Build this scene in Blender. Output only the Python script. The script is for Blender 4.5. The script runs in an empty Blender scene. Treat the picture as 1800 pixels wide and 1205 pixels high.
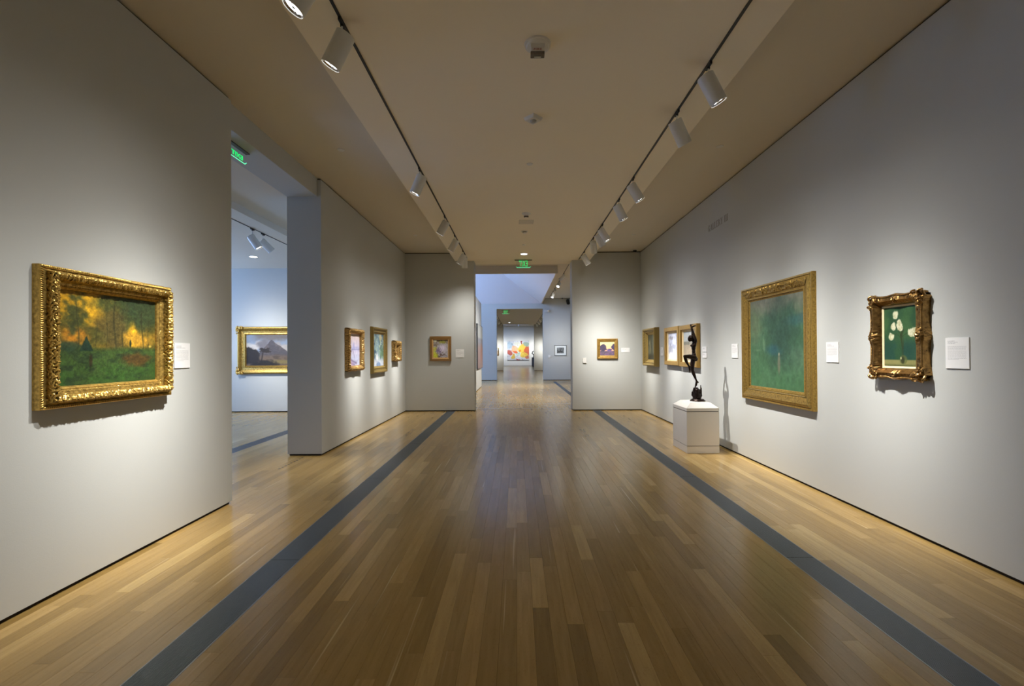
import bpy, bmesh, math, random
import numpy as np
from mathutils import Vector, Matrix

random.seed(7)
rng = np.random.default_rng(11)
scene = bpy.context.scene
COL = scene.collection

# ------------------------------------------------------------------ camera, world, exposure
CAM_H = 1.42
def cam_axes(y, p, r):
    fwd = Vector((math.sin(y)*math.cos(p), math.cos(y)*math.cos(p), math.sin(p)))
    right = Vector((math.cos(y), -math.sin(y), 0))
    up = right.cross(fwd)
    return fwd, right*math.cos(r)+up*math.sin(r), -right*math.sin(r)+up*math.cos(r)
fwd, rgt, upv = cam_axes(-0.0031, 0.0058, -0.006)
cd = bpy.data.cameras.new('camera'); cam = bpy.data.objects.new('camera', cd); COL.objects.link(cam)
m = Matrix((rgt, upv, -fwd)).transposed().to_4x4(); m.translation = (0, 0, CAM_H)
cam.matrix_world = m
cd.sensor_width = 36; cd.lens = 16.0
cd.shift_x = -6.15/1800; cd.shift_y = 12.47/1800
cd.clip_start = 0.05; cd.clip_end = 200
scene.camera = cam
w = bpy.data.worlds.new('world'); scene.world = w; w.use_nodes = True
w.node_tree.nodes['Background'].inputs[0].default_value = (0.35, 0.5, 0.8, 1)
w.node_tree.nodes['Background'].inputs[1].default_value = 0.3
vs = scene.view_settings
vs.view_transform = 'Standard'; vs.look = 'None'; vs.gamma = 1; vs.use_curve_mapping = False
vs.exposure = 0.0
try:
    scene.cycles.max_bounces = 10; scene.cycles.diffuse_bounces = 7
    scene.cycles.caustics_reflective = False; scene.cycles.caustics_refractive = False
    scene.cycles.sample_clamp_indirect = 4.0
    scene.cycles.use_denoising = True
except Exception: pass

SPOT_COL = (1.0, 0.982, 0.955)
SPOT_W = 700.0
DAY_COL = (0.33, 0.53, 1.0)
SKYLIGHT_E = 8.5
WINDOW_E = 10.0

# ------------------------------------------------------------------ helpers
def lin(c):
    c = np.asarray(c, float)/255.0
    return np.where(c <= 0.04045, c/12.92, ((c+0.055)/1.055)**2.4)
def L4(*c): return tuple(lin(c))+(1.0,)

def mat(name, color, rough=0.6, metal=0.0, emis=None, estr=0.0, spec=0.5, trans=0.0, alpha=1.0):
    m = bpy.data.materials.new(name); m.use_nodes = True
    b = m.node_tree.nodes['Principled BSDF']
    b.inputs['Base Color'].default_value = color
    b.inputs['Roughness'].default_value = rough; b.inputs['Metallic'].default_value = metal
    b.inputs['Specular IOR Level'].default_value = spec
    b.inputs['Transmission Weight'].default_value = trans
    b.inputs['Alpha'].default_value = alpha
    if emis:
        b.inputs['Emission Color'].default_value = emis; b.inputs['Emission Strength'].default_value = estr
    return m
def N(m, t, **kw):
    n = m.node_tree.nodes.new(t)
    for k, v in kw.items(): setattr(n, k, v)
    return n
def LK(m, a, b): m.node_tree.links.new(a, b)
def add_noise(m, scale, amt, bump=0.0, detail=4, coord='Object', stretch=(1, 1, 1), bscale=None):
    """soft colour mottling and fine relief on a principled material"""
    b = m.node_tree.nodes['Principled BSDF']
    col = tuple(b.inputs['Base Color'].default_value)
    tc = N(m, 'ShaderNodeTexCoord'); mp = N(m, 'ShaderNodeMapping'); mp.inputs['Scale'].default_value = stretch
    LK(m, tc.outputs[coord], mp.inputs[0])
    nz = N(m, 'ShaderNodeTexNoise'); nz.inputs['Scale'].default_value = scale; nz.inputs['Detail'].default_value = detail
    LK(m, mp.outputs[0], nz.inputs['Vector'])
    mx = N(m, 'ShaderNodeMix', data_type='RGBA')
    mx.inputs[6].default_value = tuple(c*(1-amt) for c in col[:3])+(1,)
    mx.inputs[7].default_value = tuple(min(1, c*(1+amt)) for c in col[:3])+(1,)
    LK(m, nz.outputs['Fac'], mx.inputs[0]); LK(m, mx.outputs[2], b.inputs['Base Color'])
    if bump:
        n2 = N(m, 'ShaderNodeTexNoise'); n2.inputs['Scale'].default_value = bscale or scale*4; n2.inputs['Detail'].default_value = 3
        LK(m, mp.outputs[0], n2.inputs['Vector'])
        bp = N(m, 'ShaderNodeBump'); bp.inputs['Strength'].default_value = bump; bp.inputs['Distance'].default_value = 0.003
        LK(m, n2.outputs['Fac'], bp.inputs['Height']); LK(m, bp.outputs[0], b.inputs['Normal'])
    return m

def link_mesh(name, me, parent=None, m=None):
    o = bpy.data.objects.new(name, me); COL.objects.link(o)
    if m: me.materials.append(m)
    if parent: o.parent = parent
    return o
def mesh_np(name, V, F, parent=None, m=None, smooth=False, angle=35):
    me = bpy.data.meshes.new(name)
    V = np.asarray(V, np.float32).reshape(-1, 3); F = np.asarray(F, np.int32)
    me.vertices.add(len(V)); me.vertices.foreach_set('co', V.ravel())
    k = F.shape[1]
    me.loops.add(F.size); me.loops.foreach_set('vertex_index', F.ravel())
    me.polygons.add(len(F)); me.polygons.foreach_set('loop_start', np.arange(0, F.size, k, dtype=np.int32))
    me.update(calc_edges=True); me.validate()
    if smooth:
        me.polygons.foreach_set('use_smooth', np.ones(len(F), bool))
        me.set_sharp_from_angle(angle=math.radians(angle))
    else: me.polygons.foreach_set('use_smooth', np.zeros(len(F), bool))
    return link_mesh(name, me, parent, m)

def bm_box(bm, x0, x1, y0, y1, z0, z1):
    vs = [bm.verts.new(p) for p in ((x0,y0,z0),(x1,y0,z0),(x1,y1,z0),(x0,y1,z0),(x0,y0,z1),(x1,y0,z1),(x1,y1,z1),(x0,y1,z1))]
    for f in ((0,3,2,1),(4,5,6,7),(0,1,5,4),(1,2,6,5),(2,3,7,6),(3,0,4,7)): bm.faces.new([vs[i] for i in f])
def bm_tube(bm, p0, p1, r0, r1=None, seg=20, cap0=True, cap1=True):
    p0 = Vector(p0); p1 = Vector(p1); r1 = r0 if r1 is None else r1
    d = (p1-p0).normalized(); a = d.orthogonal().normalized(); b = d.cross(a)
    R0 = []; R1 = []
    for i in range(seg):
        t = 2*math.pi*i/seg; q = a*math.cos(t)+b*math.sin(t)
        R0.append(bm.verts.new(p0+q*r0)); R1.append(bm.verts.new(p1+q*r1))
    for i in range(seg):
        j = (i+1) % seg; bm.faces.new((R0[i], R0[j], R1[j], R1[i]))
    if cap0: bm.faces.new(R0[::-1])
    if cap1: bm.faces.new(R1)
def bm_ell(bm, c, r, rot=None, u=16, v=10):
    M = Matrix.Translation(c) @ (rot.to_4x4() if rot else Matrix.Identity(4)) @ Matrix.Diagonal((*r, 1))
    bmesh.ops.create_uvsphere(bm, u_segments=u, v_segments=v, radius=1, matrix=M)
def bm_obj(name, bm, parent=None, m=None, smooth=False, angle=35, bevel=0):
    if bevel:
        bmesh.ops.bevel(bm, geom=[e for e in bm.edges], offset=bevel, segments=2, affect='EDGES', profile=0.7)
    me = bpy.data.meshes.new(name); bm.to_mesh(me); bm.free()
    if smooth:
        me.polygons.foreach_set('use_smooth', np.ones(len(me.polygons), bool)); me.set_sharp_from_angle(angle=math.radians(angle))
    return link_mesh(name, me, parent, m)
def box(name, x0, x1, y0, y1, z0, z1, m, parent=None, bevel=0):
    bm = bmesh.new(); bm_box(bm, x0, x1, y0, y1, z0, z1)
    return bm_obj(name, bm, parent, m, bevel=bevel)
def struct(o): o['kind'] = 'structure'; return o
def tag(o, label, cat, group=None):
    o['label'] = label; o['category'] = cat
    if group: o['group'] = group
    return o
def thing(name, loc, label, cat, rz=0, group=None):
    o = bpy.data.objects.new(name, None); COL.objects.link(o); o.location = loc; o.rotation_euler = (0, 0, rz)
    o.empty_display_size = 0.1
    return tag(o, label, cat, group)

# numpy value noise
def _h(ix, iy, s):
    n = (ix.astype(np.int64)*374761393+iy.astype(np.int64)*668265263+s*1442695041) & 0x7fffffff
    n = ((n ^ (n >> 13))*1274126177) & 0x7fffffff
    return ((n ^ (n >> 16)) & 0xffff)/65535.0
def vn(x, y, s=0):
    x = np.asarray(x, float); y = np.asarray(y, float); x, y = np.broadcast_arrays(x, y)
    ix = np.floor(x); iy = np.floor(y); fx = x-ix; fy = y-iy
    fx = fx*fx*(3-2*fx); fy = fy*fy*(3-2*fy)
    a = _h(ix, iy, s); b = _h(ix+1, iy, s); c = _h(ix, iy+1, s); d = _h(ix+1, iy+1, s)
    return (a*(1-fx)+b*fx)*(1-fy)+(c*(1-fx)+d*fx)*fy
def fbm(x, y, s=0, o=4):
    t = 0; a = .5; n = 0
    for i in range(o):
        t = t+a*vn(x*2**i, y*2**i, s+i*17); n += a; a *= .5
    return t/n
def ss(a, b, x):
    t = np.clip((x-a)/(b-a), 0, 1); return t*t*(3-2*t)

# ------------------------------------------------------------------ materials
WALLC = L4(190, 191, 186)
M_wall = add_noise(mat('wall_paint', WALLC, 0.75, spec=0.25), 1.3, 0.02, bump=0.12, bscale=160)
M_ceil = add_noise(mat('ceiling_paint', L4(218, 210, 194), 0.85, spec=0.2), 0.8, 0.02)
M_drop = add_noise(mat('ceiling_paint_light', L4(243, 233, 213), 0.85, spec=0.2), 0.8, 0.02)  # paler copy of the ceiling paint; shading step at the drop put into colour
M_coffer = mat('coffer_plaster', L4(222, 220, 222), 0.85, spec=0.2)
M_dark = mat('shadow_gap_black', L4(44, 36, 26), 0.8, spec=0.2)
M_slot = mat('track_black', L4(22, 20, 18), 0.5)
M_white = mat('white_metal', L4(218, 218, 214), 0.4, spec=0.5)
M_plastic = mat('white_plastic', L4(222, 220, 214), 0.45)
M_paper = mat('label_board', L4(232, 231, 228), 0.7, spec=0.2)
M_print = mat('printed_grey', L4(158, 156, 156), 0.8, spec=0.1)
M_lens = mat('lamp_lens', (1, 1, 1, 1), 0.3, emis=(1.0, 0.98, 0.96, 1), estr=6.0)
M_refl = mat('lamp_reflector', L4(225, 225, 230), 0.18, metal=1.0)
M_grille = add_noise(mat('grille_metal', L4(122, 130, 138), 0.40, metal=0.55), 30, 0.05)
M_pan = mat('grille_pan', L4(26, 27, 29), 0.7)
M_green = mat('exit_green', L4(20, 160, 70), 0.4, emis=(0.02, 0.75, 0.16, 1), estr=1.1)
M_greenedge = mat('exit_edge_glow', L4(120, 220, 170), 0.3, emis=(0.12, 1.0, 0.45, 1), estr=1.3)
M_acryl = mat('clear_acrylic', (0.93, 0.97, 0.96, 1), 0.03, trans=1.0)
M_acryl.node_tree.nodes['Principled BSDF'].inputs['IOR'].default_value = 1.05
M_red = mat('red_print', L4(150, 60, 45), 0.6)
M_strobe = add_noise(mat('strobe_lens', L4(128, 122, 114), 0.12, metal=0.4), 45, 0.6)
M_strobeclear = mat('dome_tint', L4(18, 18, 20), 0.08)
M_pedestal = add_noise(mat('pedestal_paint', L4(214, 209, 200), 0.6, spec=0.3), 3, 0.02)
M_groove = mat('pedestal_groove', L4(70, 62, 52), 0.8)
M_steel = mat('steel_strip', L4(150, 152, 155), 0.35, metal=0.8)
M_cream = add_noise(mat('cream_liner', L4(226, 205, 160), 0.6), 60, 0.05)
M_linerdk = add_noise(mat('beige_liner', L4(190, 150, 95), 0.6), 60, 0.05)
M_black = mat('black_plastic', L4(16, 16, 16), 0.4)
M_greyplinth = mat('grey_plinth_paint', L4(92, 92, 96), 0.7)

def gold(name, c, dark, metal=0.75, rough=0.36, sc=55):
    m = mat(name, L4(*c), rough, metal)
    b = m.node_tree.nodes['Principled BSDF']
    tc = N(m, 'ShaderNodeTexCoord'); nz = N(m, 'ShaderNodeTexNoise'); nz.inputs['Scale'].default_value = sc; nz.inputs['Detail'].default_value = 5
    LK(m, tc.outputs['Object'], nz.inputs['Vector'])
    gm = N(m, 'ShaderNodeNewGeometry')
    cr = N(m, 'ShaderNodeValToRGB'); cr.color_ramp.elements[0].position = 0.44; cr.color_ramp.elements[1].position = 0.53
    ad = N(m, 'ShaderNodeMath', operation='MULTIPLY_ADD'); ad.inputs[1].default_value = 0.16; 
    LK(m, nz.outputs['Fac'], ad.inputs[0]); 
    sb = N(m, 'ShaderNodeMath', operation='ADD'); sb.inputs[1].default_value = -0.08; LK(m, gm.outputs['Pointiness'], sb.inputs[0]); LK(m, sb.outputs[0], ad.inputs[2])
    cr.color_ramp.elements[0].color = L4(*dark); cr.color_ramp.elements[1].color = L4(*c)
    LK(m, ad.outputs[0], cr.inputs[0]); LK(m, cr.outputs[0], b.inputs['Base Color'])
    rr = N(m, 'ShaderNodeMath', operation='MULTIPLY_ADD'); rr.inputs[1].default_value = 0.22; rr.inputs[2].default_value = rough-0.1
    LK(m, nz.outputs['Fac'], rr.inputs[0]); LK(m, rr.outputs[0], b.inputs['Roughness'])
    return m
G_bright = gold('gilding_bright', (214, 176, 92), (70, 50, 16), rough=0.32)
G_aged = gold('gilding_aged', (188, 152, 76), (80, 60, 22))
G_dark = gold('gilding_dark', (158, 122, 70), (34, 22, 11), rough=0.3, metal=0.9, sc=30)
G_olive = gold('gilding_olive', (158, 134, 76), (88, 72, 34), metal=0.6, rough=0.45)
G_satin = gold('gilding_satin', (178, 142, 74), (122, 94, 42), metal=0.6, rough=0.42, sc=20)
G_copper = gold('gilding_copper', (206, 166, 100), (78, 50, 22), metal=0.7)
M_wood = add_noise(mat('walnut_frame', L4(128, 92, 44), 0.42), 30, 0.25, bump=0.2, stretch=(1, 1, 1))
M_blackframe = mat('thin_dark_frame', L4(58, 62, 66), 0.4)
M_mat = mat('white_mount', L4(232, 236, 232), 0.8)
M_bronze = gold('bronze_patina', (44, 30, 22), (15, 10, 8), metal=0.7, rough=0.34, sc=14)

def canvas_mat():
    m = mat('painted_canvas', (1, 1, 1, 1), 0.5, spec=0.3)
    b = m.node_tree.nodes['Principled BSDF']
    at = N(m, 'ShaderNodeAttribute', attribute_name='paint'); LK(m, at.outputs['Color'], b.inputs['Base Color'])
    tc = N(m, 'ShaderNodeTexCoord'); nz = N(m, 'ShaderNodeTexNoise'); nz.inputs['Scale'].default_value = 90; nz.inputs['Detail'].default_value = 3
    LK(m, tc.outputs['Object'], nz.inputs['Vector'])
    bp = N(m, 'ShaderNodeBump'); bp.inputs['Strength'].default_value = 0.15; bp.inputs['Distance'].default_value = 0.002
    LK(m, nz.outputs['Fac'], bp.inputs['Height']); LK(m, bp.outputs[0], b.inputs['Normal'])
    return m
M_canvas = canvas_mat()

def plank_mat(name, src):
    m = mat(name, (0.4, 0.26, 0.13, 1), 0.33, spec=0.5)
    nt = m.node_tree; b = nt.nodes['Principled BSDF']
    if src == 'object':
        r = N(m, 'ShaderNodeObjectInfo'); rnd = r.outputs['Random']
    else:
        r = N(m, 'ShaderNodeAttribute', attribute_name='tint'); rnd = r.outputs['Fac']
    geo = N(m, 'ShaderNodeNewGeometry')
    off = N(m, 'ShaderNodeCombineXYZ'); ml = N(m, 'ShaderNodeMath', operation='MULTIPLY'); ml.inputs[1].default_value = 57.0
    LK(m, rnd, ml.inputs[0]); LK(m, ml.outputs[0], off.inputs['Z']); LK(m, ml.outputs[0], off.inputs['X'])
    va = N(m, 'ShaderNodeVectorMath', operation='ADD'); LK(m, geo.outputs['Position'], va.inputs[0]); LK(m, off.outputs[0], va.inputs[1])
    mp = N(m, 'ShaderNodeMapping'); mp.inputs['Scale'].default_value = (1, 0.07, 1); LK(m, va.outputs[0], mp.inputs[0])
    n1 = N(m, 'ShaderNodeTexNoise'); n1.inputs['Scale'].default_value = 38; n1.inputs['Detail'].default_value = 6; n1.inputs['Distortion'].default_value = 0.6
    LK(m, mp.outputs[0], n1.inputs['Vector'])
    # broad per-board tone
    cr = N(m, 'ShaderNodeValToRGB'); e = cr.color_ramp.elements
    e[0].position = 0.0; e[0].color = L4(150, 122, 70)
    e[1].position = 1.0; e[1].color = L4(204, 174, 112)
    for p, c in ((0.18, (166, 136, 80)), (0.42, (176, 145, 88)), (0.62, (172, 141, 84)), (0.82, (188, 156, 97))):
        k = e.new(p); k.color = L4(*c)
    LK(m, rnd, cr.inputs[0])
    gr = N(m, 'ShaderNodeValToRGB'); g = gr.color_ramp.elements
    g[0].position = 0.3; g[0].color = (0.86, 0.84, 0.80, 1); g[1].position = 0.68; g[1].color = (1.05, 1.04, 1.03, 1)
    LK(m, n1.outputs['Fac'], gr.inputs[0])
    mx = N(m, 'ShaderNodeMix', data_type='RGBA', blend_type='MULTIPLY'); mx.inputs[0].default_value = 1
    LK(m, cr.outputs[0], mx.inputs[6]); LK(m, gr.outputs[0], mx.inputs[7])
    # ray-fleck figure: short pale ripples across the grain on some boards
    mp2 = N(m, 'ShaderNodeMapping'); mp2.inputs['Scale'].default_value = (1, 0.45, 1); LK(m, va.outputs[0], mp2.inputs[0])
    n2 = N(m, 'ShaderNodeTexNoise'); n2.inputs['Scale'].default_value = 60; n2.inputs['Detail'].default_value = 2; n2.inputs['Distortion'].default_value = 2.0
    LK(m, mp2.outputs[0], n2.inputs['Vector'])
    fl = N(m, 'ShaderNodeMapRange'); fl.inputs[1].default_value = 0.56; fl.inputs[2].default_value = 0.7; fl.inputs[3].default_value = 0; fl.inputs[4].default_value = 0.35
    LK(m, n2.outputs['Fac'], fl.inputs[0])
    mx2 = N(m, 'ShaderNodeMix', data_type='RGBA', blend_type='MULTIPLY'); LK(m, fl.outputs[0], mx2.inputs[0])
    LK(m, mx.outputs[2], mx2.inputs[6]); mx2.inputs[7].default_value = (0.78, 0.72, 0.62, 1)
    # pale sapwood streaks running along a few boards
    mp3 = N(m, 'ShaderNodeMapping'); mp3.inputs['Scale'].default_value = (1, 0.018, 1); LK(m, va.outputs[0], mp3.inputs[0])
    n3 = N(m, 'ShaderNodeTexNoise'); n3.inputs['Scale'].default_value = 42; n3.inputs['Detail'].default_value = 1
    LK(m, mp3.outputs[0], n3.inputs['Vector'])
    sw = N(m, 'ShaderNodeMapRange'); sw.inputs[1].default_value = 0.70; sw.inputs[2].default_value = 0.78; sw.inputs[3].default_value = 0; sw.inputs[4].default_value = 0.7
    LK(m, n3.outputs['Fac'], sw.inputs[0])
    mx3 = N(m, 'ShaderNodeMix', data_type='RGBA'); LK(m, sw.outputs[0], mx3.inputs[0]); LK(m, mx2.outputs[2], mx3.inputs[6]); mx3.inputs[7].default_value = L4(222, 196, 142)
    LK(m, mx3.outputs[2], b.inputs['Base Color'])
    ro = N(m, 'ShaderNodeMath', operation='MULTIPLY_ADD'); ro.inputs[1].default_value = 0.06; ro.inputs[2].default_value = 0.185
    LK(m, n1.outputs['Fac'], ro.inputs[0]); LK(m, ro.outputs[0], b.inputs['Roughness'])
    return m
M_plank = plank_mat('oak_board', 'object'); M_plankfield = plank_mat('oak_boards_far', 'attr')

# ------------------------------------------------------------------ room shell
XL, XR, HS, HC, YB = -2.733, 3.04, 3.88, 3.675, 11.137
YN = -2.6           # wall behind the camera
YE = 48.66          # last gallery wall
EDL, EDR = -1.505, 1.80   # edges of the dropped central ceiling

def wall(name, x0, x1, y0, y1, z0, z1, base=True, top=True, rec=0.018, gb=0.024, gt=0.022):
    """wall body with a recessed dark gap at the floor and a recessed gap at the ceiling"""
    zb = z0+gb if base else z0; zt = z1-gt if top else z1
    o = struct(box(name, x0, x1, y0, y1, zb, zt, M_wall))
    if top:
        box('top_reveal', x0+rec, x1-rec, y0+rec, y1-rec, zt, z1+0.02, M_dark, o)  # recess coloured dark so its shade line shows at the ceiling
    if base:
        b = box('baseboard_gap', x0+rec, x1-rec, y0+rec, y1-rec, z0-0.02, zb, M_dark, o)
    return o
TW = 0.478
wall('wall_left', XL-TW, XL, YN-0.3, 4.352, 0, HS)
wall('wall_left_far', XL-TW, XL, 6.356, YB+0.2, 0, HS)
box_lintel = struct(box('wall_left_lintel', XL-TW, XL-0.057, 4.33, 6.375, 3.625, HS+0.02, M_wall))
wall('wall_right', XR, XR+0.4, YN-0.3, YB+0.4, 0, HS)
wall('wall_behind', XL-TW, XR+0.4, YN-0.3, YN, 0, HS)
wall('wall_back_left', XL-0.02, -1.04, YB, 11.535, 0, HS)
wall('wall_back_right', 1.358, XR+0.02, YB, 11.535, 0, HS)
# ceilings of the first gallery
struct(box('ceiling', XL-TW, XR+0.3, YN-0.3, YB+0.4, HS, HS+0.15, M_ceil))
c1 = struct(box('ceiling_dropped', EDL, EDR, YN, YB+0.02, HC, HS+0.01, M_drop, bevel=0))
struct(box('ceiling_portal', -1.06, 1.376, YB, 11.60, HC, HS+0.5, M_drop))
# left gallery
YLG = 11.17
wall('wall_left_gallery_back', -9.3, XL-TW+0.02, YLG, YLG+0.35, 0, 3.66, top=False)
struct(box('wall_left_gallery_front', -9.3, XL-TW+0.02, YN-0.3, YN, 0, 3.9, M_wall))
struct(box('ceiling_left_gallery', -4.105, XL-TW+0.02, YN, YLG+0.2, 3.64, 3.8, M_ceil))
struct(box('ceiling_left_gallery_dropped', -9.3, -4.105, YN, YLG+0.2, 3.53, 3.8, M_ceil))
# unseen outer wall; glowing windows added for bluish light, the nearest for the column
wx0, wx1 = -9.3, -9.0
bm = bmesh.new()
ys = [YN, 2.0, 3.6, 6.6, 8.4, 9.0, 10.8, YLG+0.2]
for i in range(0, 8, 2): bm_box(bm, wx0, wx1, ys[i], ys[i+1], 0, 3.8)
for i in (1, 3, 5):
    bm_box(bm, wx0, wx1, ys[i], ys[i+1], 0, 0.9); bm_box(bm, wx0, wx1, ys[i], ys[i+1], 3.3, 3.8)
struct(bm_obj('wall_left_gallery_outer', bm, None, M_wall))
M_daypane = mat('daylight_pane', (0.6, 0.75, 1, 1), 0.3, emis=(*DAY_COL, 1), estr=WINDOW_E)
for n, i in enumerate((1, 3, 5)):
    o = struct(box('window_%d' % (n+1), wx0+0.10, wx0+0.16, ys[i], ys[i+1], 0.9, 3.3, M_white))
    me = o.data
    bm = bmesh.new(); bm.from_mesh(me); bmesh.ops.delete(bm, geom=list(bm.verts), context='VERTS')
    y0, y1 = ys[i], ys[i+1]
    for a in (y0, (y0+y1)/2-0.03, y1-0.06): bm_box(bm, wx0+0.10, wx0+0.18, a, a+0.06, 0.9, 3.3)
    for a in (0.9, 2.5, 3.24): bm_box(bm, wx0+0.11, wx0+0.17, y0, y1, a, a+0.06)
    bm.to_mesh(me); bm.free()
    box('window_pane', wx0+0.12, wx0+0.13, y0+0.03, y1-0.03, 0.93, 3.27, M_daypane, o)

# second gallery (skylit) -------------------------------------------------
Y2 = 23.4
wall('wall_gallery_two_back_left', -8.0, -1.035, Y2, Y2+0.4, 0, 4.2)
wall('wall_gallery_two_back_right', 1.35, 4.9, Y2, Y2+0.4, 0, 4.2)
struct(box('wall_gallery_two_lintel', -1.05, 1.365, Y2+0.0008, Y2+0.39, HC+0.001, 4.2, M_wall))
wall('wall_gallery_two_right', 4.5, 4.9, 11.5, Y2+0.1, 0, 4.2)
wall('wall_gallery_two_left', -8.3, -7.9, 11.5, Y2+0.1, 0, 4.2)
struct(box('wall_gallery_two_front_left', -8.3, XL, 11.53, 11.60, 0, 4.2, M_wall))
struct(box('wall_gallery_two_front_right', XR, 4.9, 11.50, 11.60, 0, 4.2, M_wall))
struct(box('wall_gallery_two_front_top', -3, 3.2, 11.535, 11.60, HS, 4.2, M_wall))
wall('wall_partition', -1.9, -1.5, 14.6, 19.25, 0, 3.5, top=False)
# ceiling with the coffer opening
WX0, WX1, WY0, WY1, WZ = -6.6, 1.26, 14.6, 23.4, 3.95
bm = bmesh.new()
bm_box(bm, -8.3, 4.9, 11.6, WY0, 4.2, 4.4); bm_box(bm, WX1, 4.9, WY0, Y2, 4.2, 4.4); bm_box(bm, -8.3, WX0, WY0, Y2, 4.2, 4.4)
struct(bm_obj('ceiling_gallery_two', bm, None, M_ceil))
def funnel(name, x0, x1, y0, y1, z0, lx, rx, ry, rise, estr, mt):
    """roof monitor: its left slope is the glazing, the other three slopes and the crown are plaster"""
    t = 0.06
    out = [(x0, y0), (x1, y0), (x1, y1), (x0, y1)]
    inn = [(x0+lx, y0+ry), (x1-rx, y0+ry), (x1-rx, y1-ry), (x0+lx, y1-ry)]
    V = [(x, y, z0) for x, y in out]+[(x, y, z0+rise) for x, y in inn]
    V += [(x+(-t if x == x0 else t), y+(-t if y == y0 else t), z0+0.002) for x, y in out]+[(x, y, z0+rise+0.1) for x, y in inn]
    F = [(i, (i+1) % 4, 4+(i+1) % 4, 4+i) for i in range(3)]+[(8+i, 12+i, 12+(i+1) % 4, 8+(i+1) % 4) for i in range(3)]
    F += [(i, 8+i, 8+(i+1) % 4, (i+1) % 4) for i in range(4)]
    F += [(4, 5, 6, 7), (15, 14, 13, 12)]
    o = struct(mesh_np(name, V, F, None, mt))
    mm = mat(name+'_glass', (0.6, 0.75, 1, 1), 0.3, emis=(*DAY_COL, 1), estr=estr)
    a = np.array(out[0]+(z0,)); b = np.array(out[3]+(z0,)); c = np.array(inn[3]+(z0+rise,)); d = np.array(inn[0]+(z0+rise,)); n_ = np.array([-.02, 0, .02])
    mesh_np('skylight_glass', [a, b, c, d, a+n_, b+n_, c+n_, d+n_], [(0, 1, 2, 3), (7, 6, 5, 4), (0, 3, 7, 4), (1, 5, 6, 2), (0, 4, 5, 1), (3, 2, 6, 7)], o, mm)
    return o
funnel('ceiling_skylight_coffer', WX0, WX1, WY0, WY1, WZ, 2.0, 3.3, 1.03, 2.4, SKYLIGHT_E, M_coffer)
# upstand of the coffer rim
bm = bmesh.new()
bm_box(bm, WX0-0.06, WX1+0.06, WY0-0.06, WY0, WZ, 4.2)
bm_box(bm, WX1, WX1+0.06, WY0, Y2-0.001, WZ, 4.2); bm_box(bm, WX0-0.06, WX0, WY0, Y2-0.001, WZ, 4.2)
struct(bm_obj('trim_coffer_rim', bm, None, M_ceil))

# third gallery (lamp-lit) --------------------------------------------------
Y3 = 36.2
wall('wall_gallery_three_left', -3.1, -2.73, Y2+0.35, Y3+0.1, 0, HS)
wall('wall_gallery_three_right', XR, XR+0.4, Y2+0.35, Y3+0.1, 0, HS)
wall('wall_gallery_three_back_left', -2.8, -1.08, Y3, Y3+0.4, 0, HS)
wall('wall_gallery_three_back_right', 1.37, XR+0.1, Y3, Y3+0.4, 0, HS)
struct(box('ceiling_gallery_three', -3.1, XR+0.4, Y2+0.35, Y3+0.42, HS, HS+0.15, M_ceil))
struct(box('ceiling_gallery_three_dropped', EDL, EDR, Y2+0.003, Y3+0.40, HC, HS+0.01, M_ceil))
# fourth gallery (skylit) ---------------------------------------------------
wall('wall_far_end', -6, 6, YE, YE+0.3, 0, 5.2, top=False)
wall('wall_gallery_four_left', -6.3, -6, Y3+0.35, YE+0.1, 0, 5.2, top=False)
wall('wall_gallery_four_right', 6, 6.3, Y3+0.35, YE+0.1, 0, 5.2, top=False)
struct(box('wall_gallery_four_front_left', -6.3, -2.75, Y3+0.33, Y3+0.42, 0, 5.2, M_wall))
struct(box('wall_gallery_four_front_right', XR, 6.3, Y3+0.33, Y3+0.42, 0, 5.2, M_wall))
struct(box('wall_gallery_four_front_top', -2.8, XR+.1, Y3+0.36, Y3+0.42, HS, 5.2, M_wall))
bm = bmesh.new()
bm_box(bm, -6.3, 6.3, Y3+0.4, 38.5, 4.3, 5.2); bm_box(bm, 1.3, 6.3, 38.5, YE+0.1, 4.3, 5.2); bm_box(bm, -6.3, -5.2, 38.5, YE+0.1, 4.3, 5.2)
bm_box(bm, -5.2, 1.3, 47.4, YE+0.1, 4.3, 5.2)
struct(bm_obj('ceiling_gallery_four', bm, None, M_ceil))
funnel('ceiling_skylight_coffer_far', -5.2, 1.3, 38.5, 47.4, 4.3, 1.6, 3.3, 1.0, 2.0, SKYLIGHT_E*0.7, M_coffer)

# ------------------------------------------------------------------ floor
floor = struct(box('floor', -9.3, 6.4, YN-0.3, YE+0.4, -0.14, -0.019, M_dark))
GR = [(-4.305, -4.095, YN, YLG), (-1.715, -1.505, YN, YB), (1.84, 2.04, YN, YB)]
G2 = (1.74, 1.90, 12.8, 22.3)
PW = 0.0889
LENS = [0.62, 0.85, 1.08, 1.32, 1.6, 1.95]
C0 = np.array([0, 0, CAM_H]); FW = np.array(fwd); RI = np.array(rgt); UP = np.array(upv)
def px(P):
    d = np.asarray(P)-C0; z = d @ FW
    return 906.15+800*(d @ RI)/z, 614.97-800*(d @ UP)/z
planks = []   # x0,x1,y0,y1
def lay(x0, x1, y0, y1, seed):
    r = random.Random(seed); n = max(1, round((x1-x0)/PW)); pw = (x1-x0)/n
    for i in range(n):
        y = y0-r.uniform(0, 1.5)
        while y < y1:
            l = r.choice(LENS)
            a, b = max(y, y0), min(y+l, y1)
            if b-a > 0.02: planks.append((x0+i*pw, x0+(i+1)*pw, a, b, abs(b-a-l) < 1e-6))
            y += l
lay(-9.0, -4.305, YN, YLG+0.1, 1); lay(-4.095, -1.715, YN, YB+0.1, 2)
lay(-1.505, 1.84, YN, YB, 3); lay(2.04, 3.06, YN, YB, 4)
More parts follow.
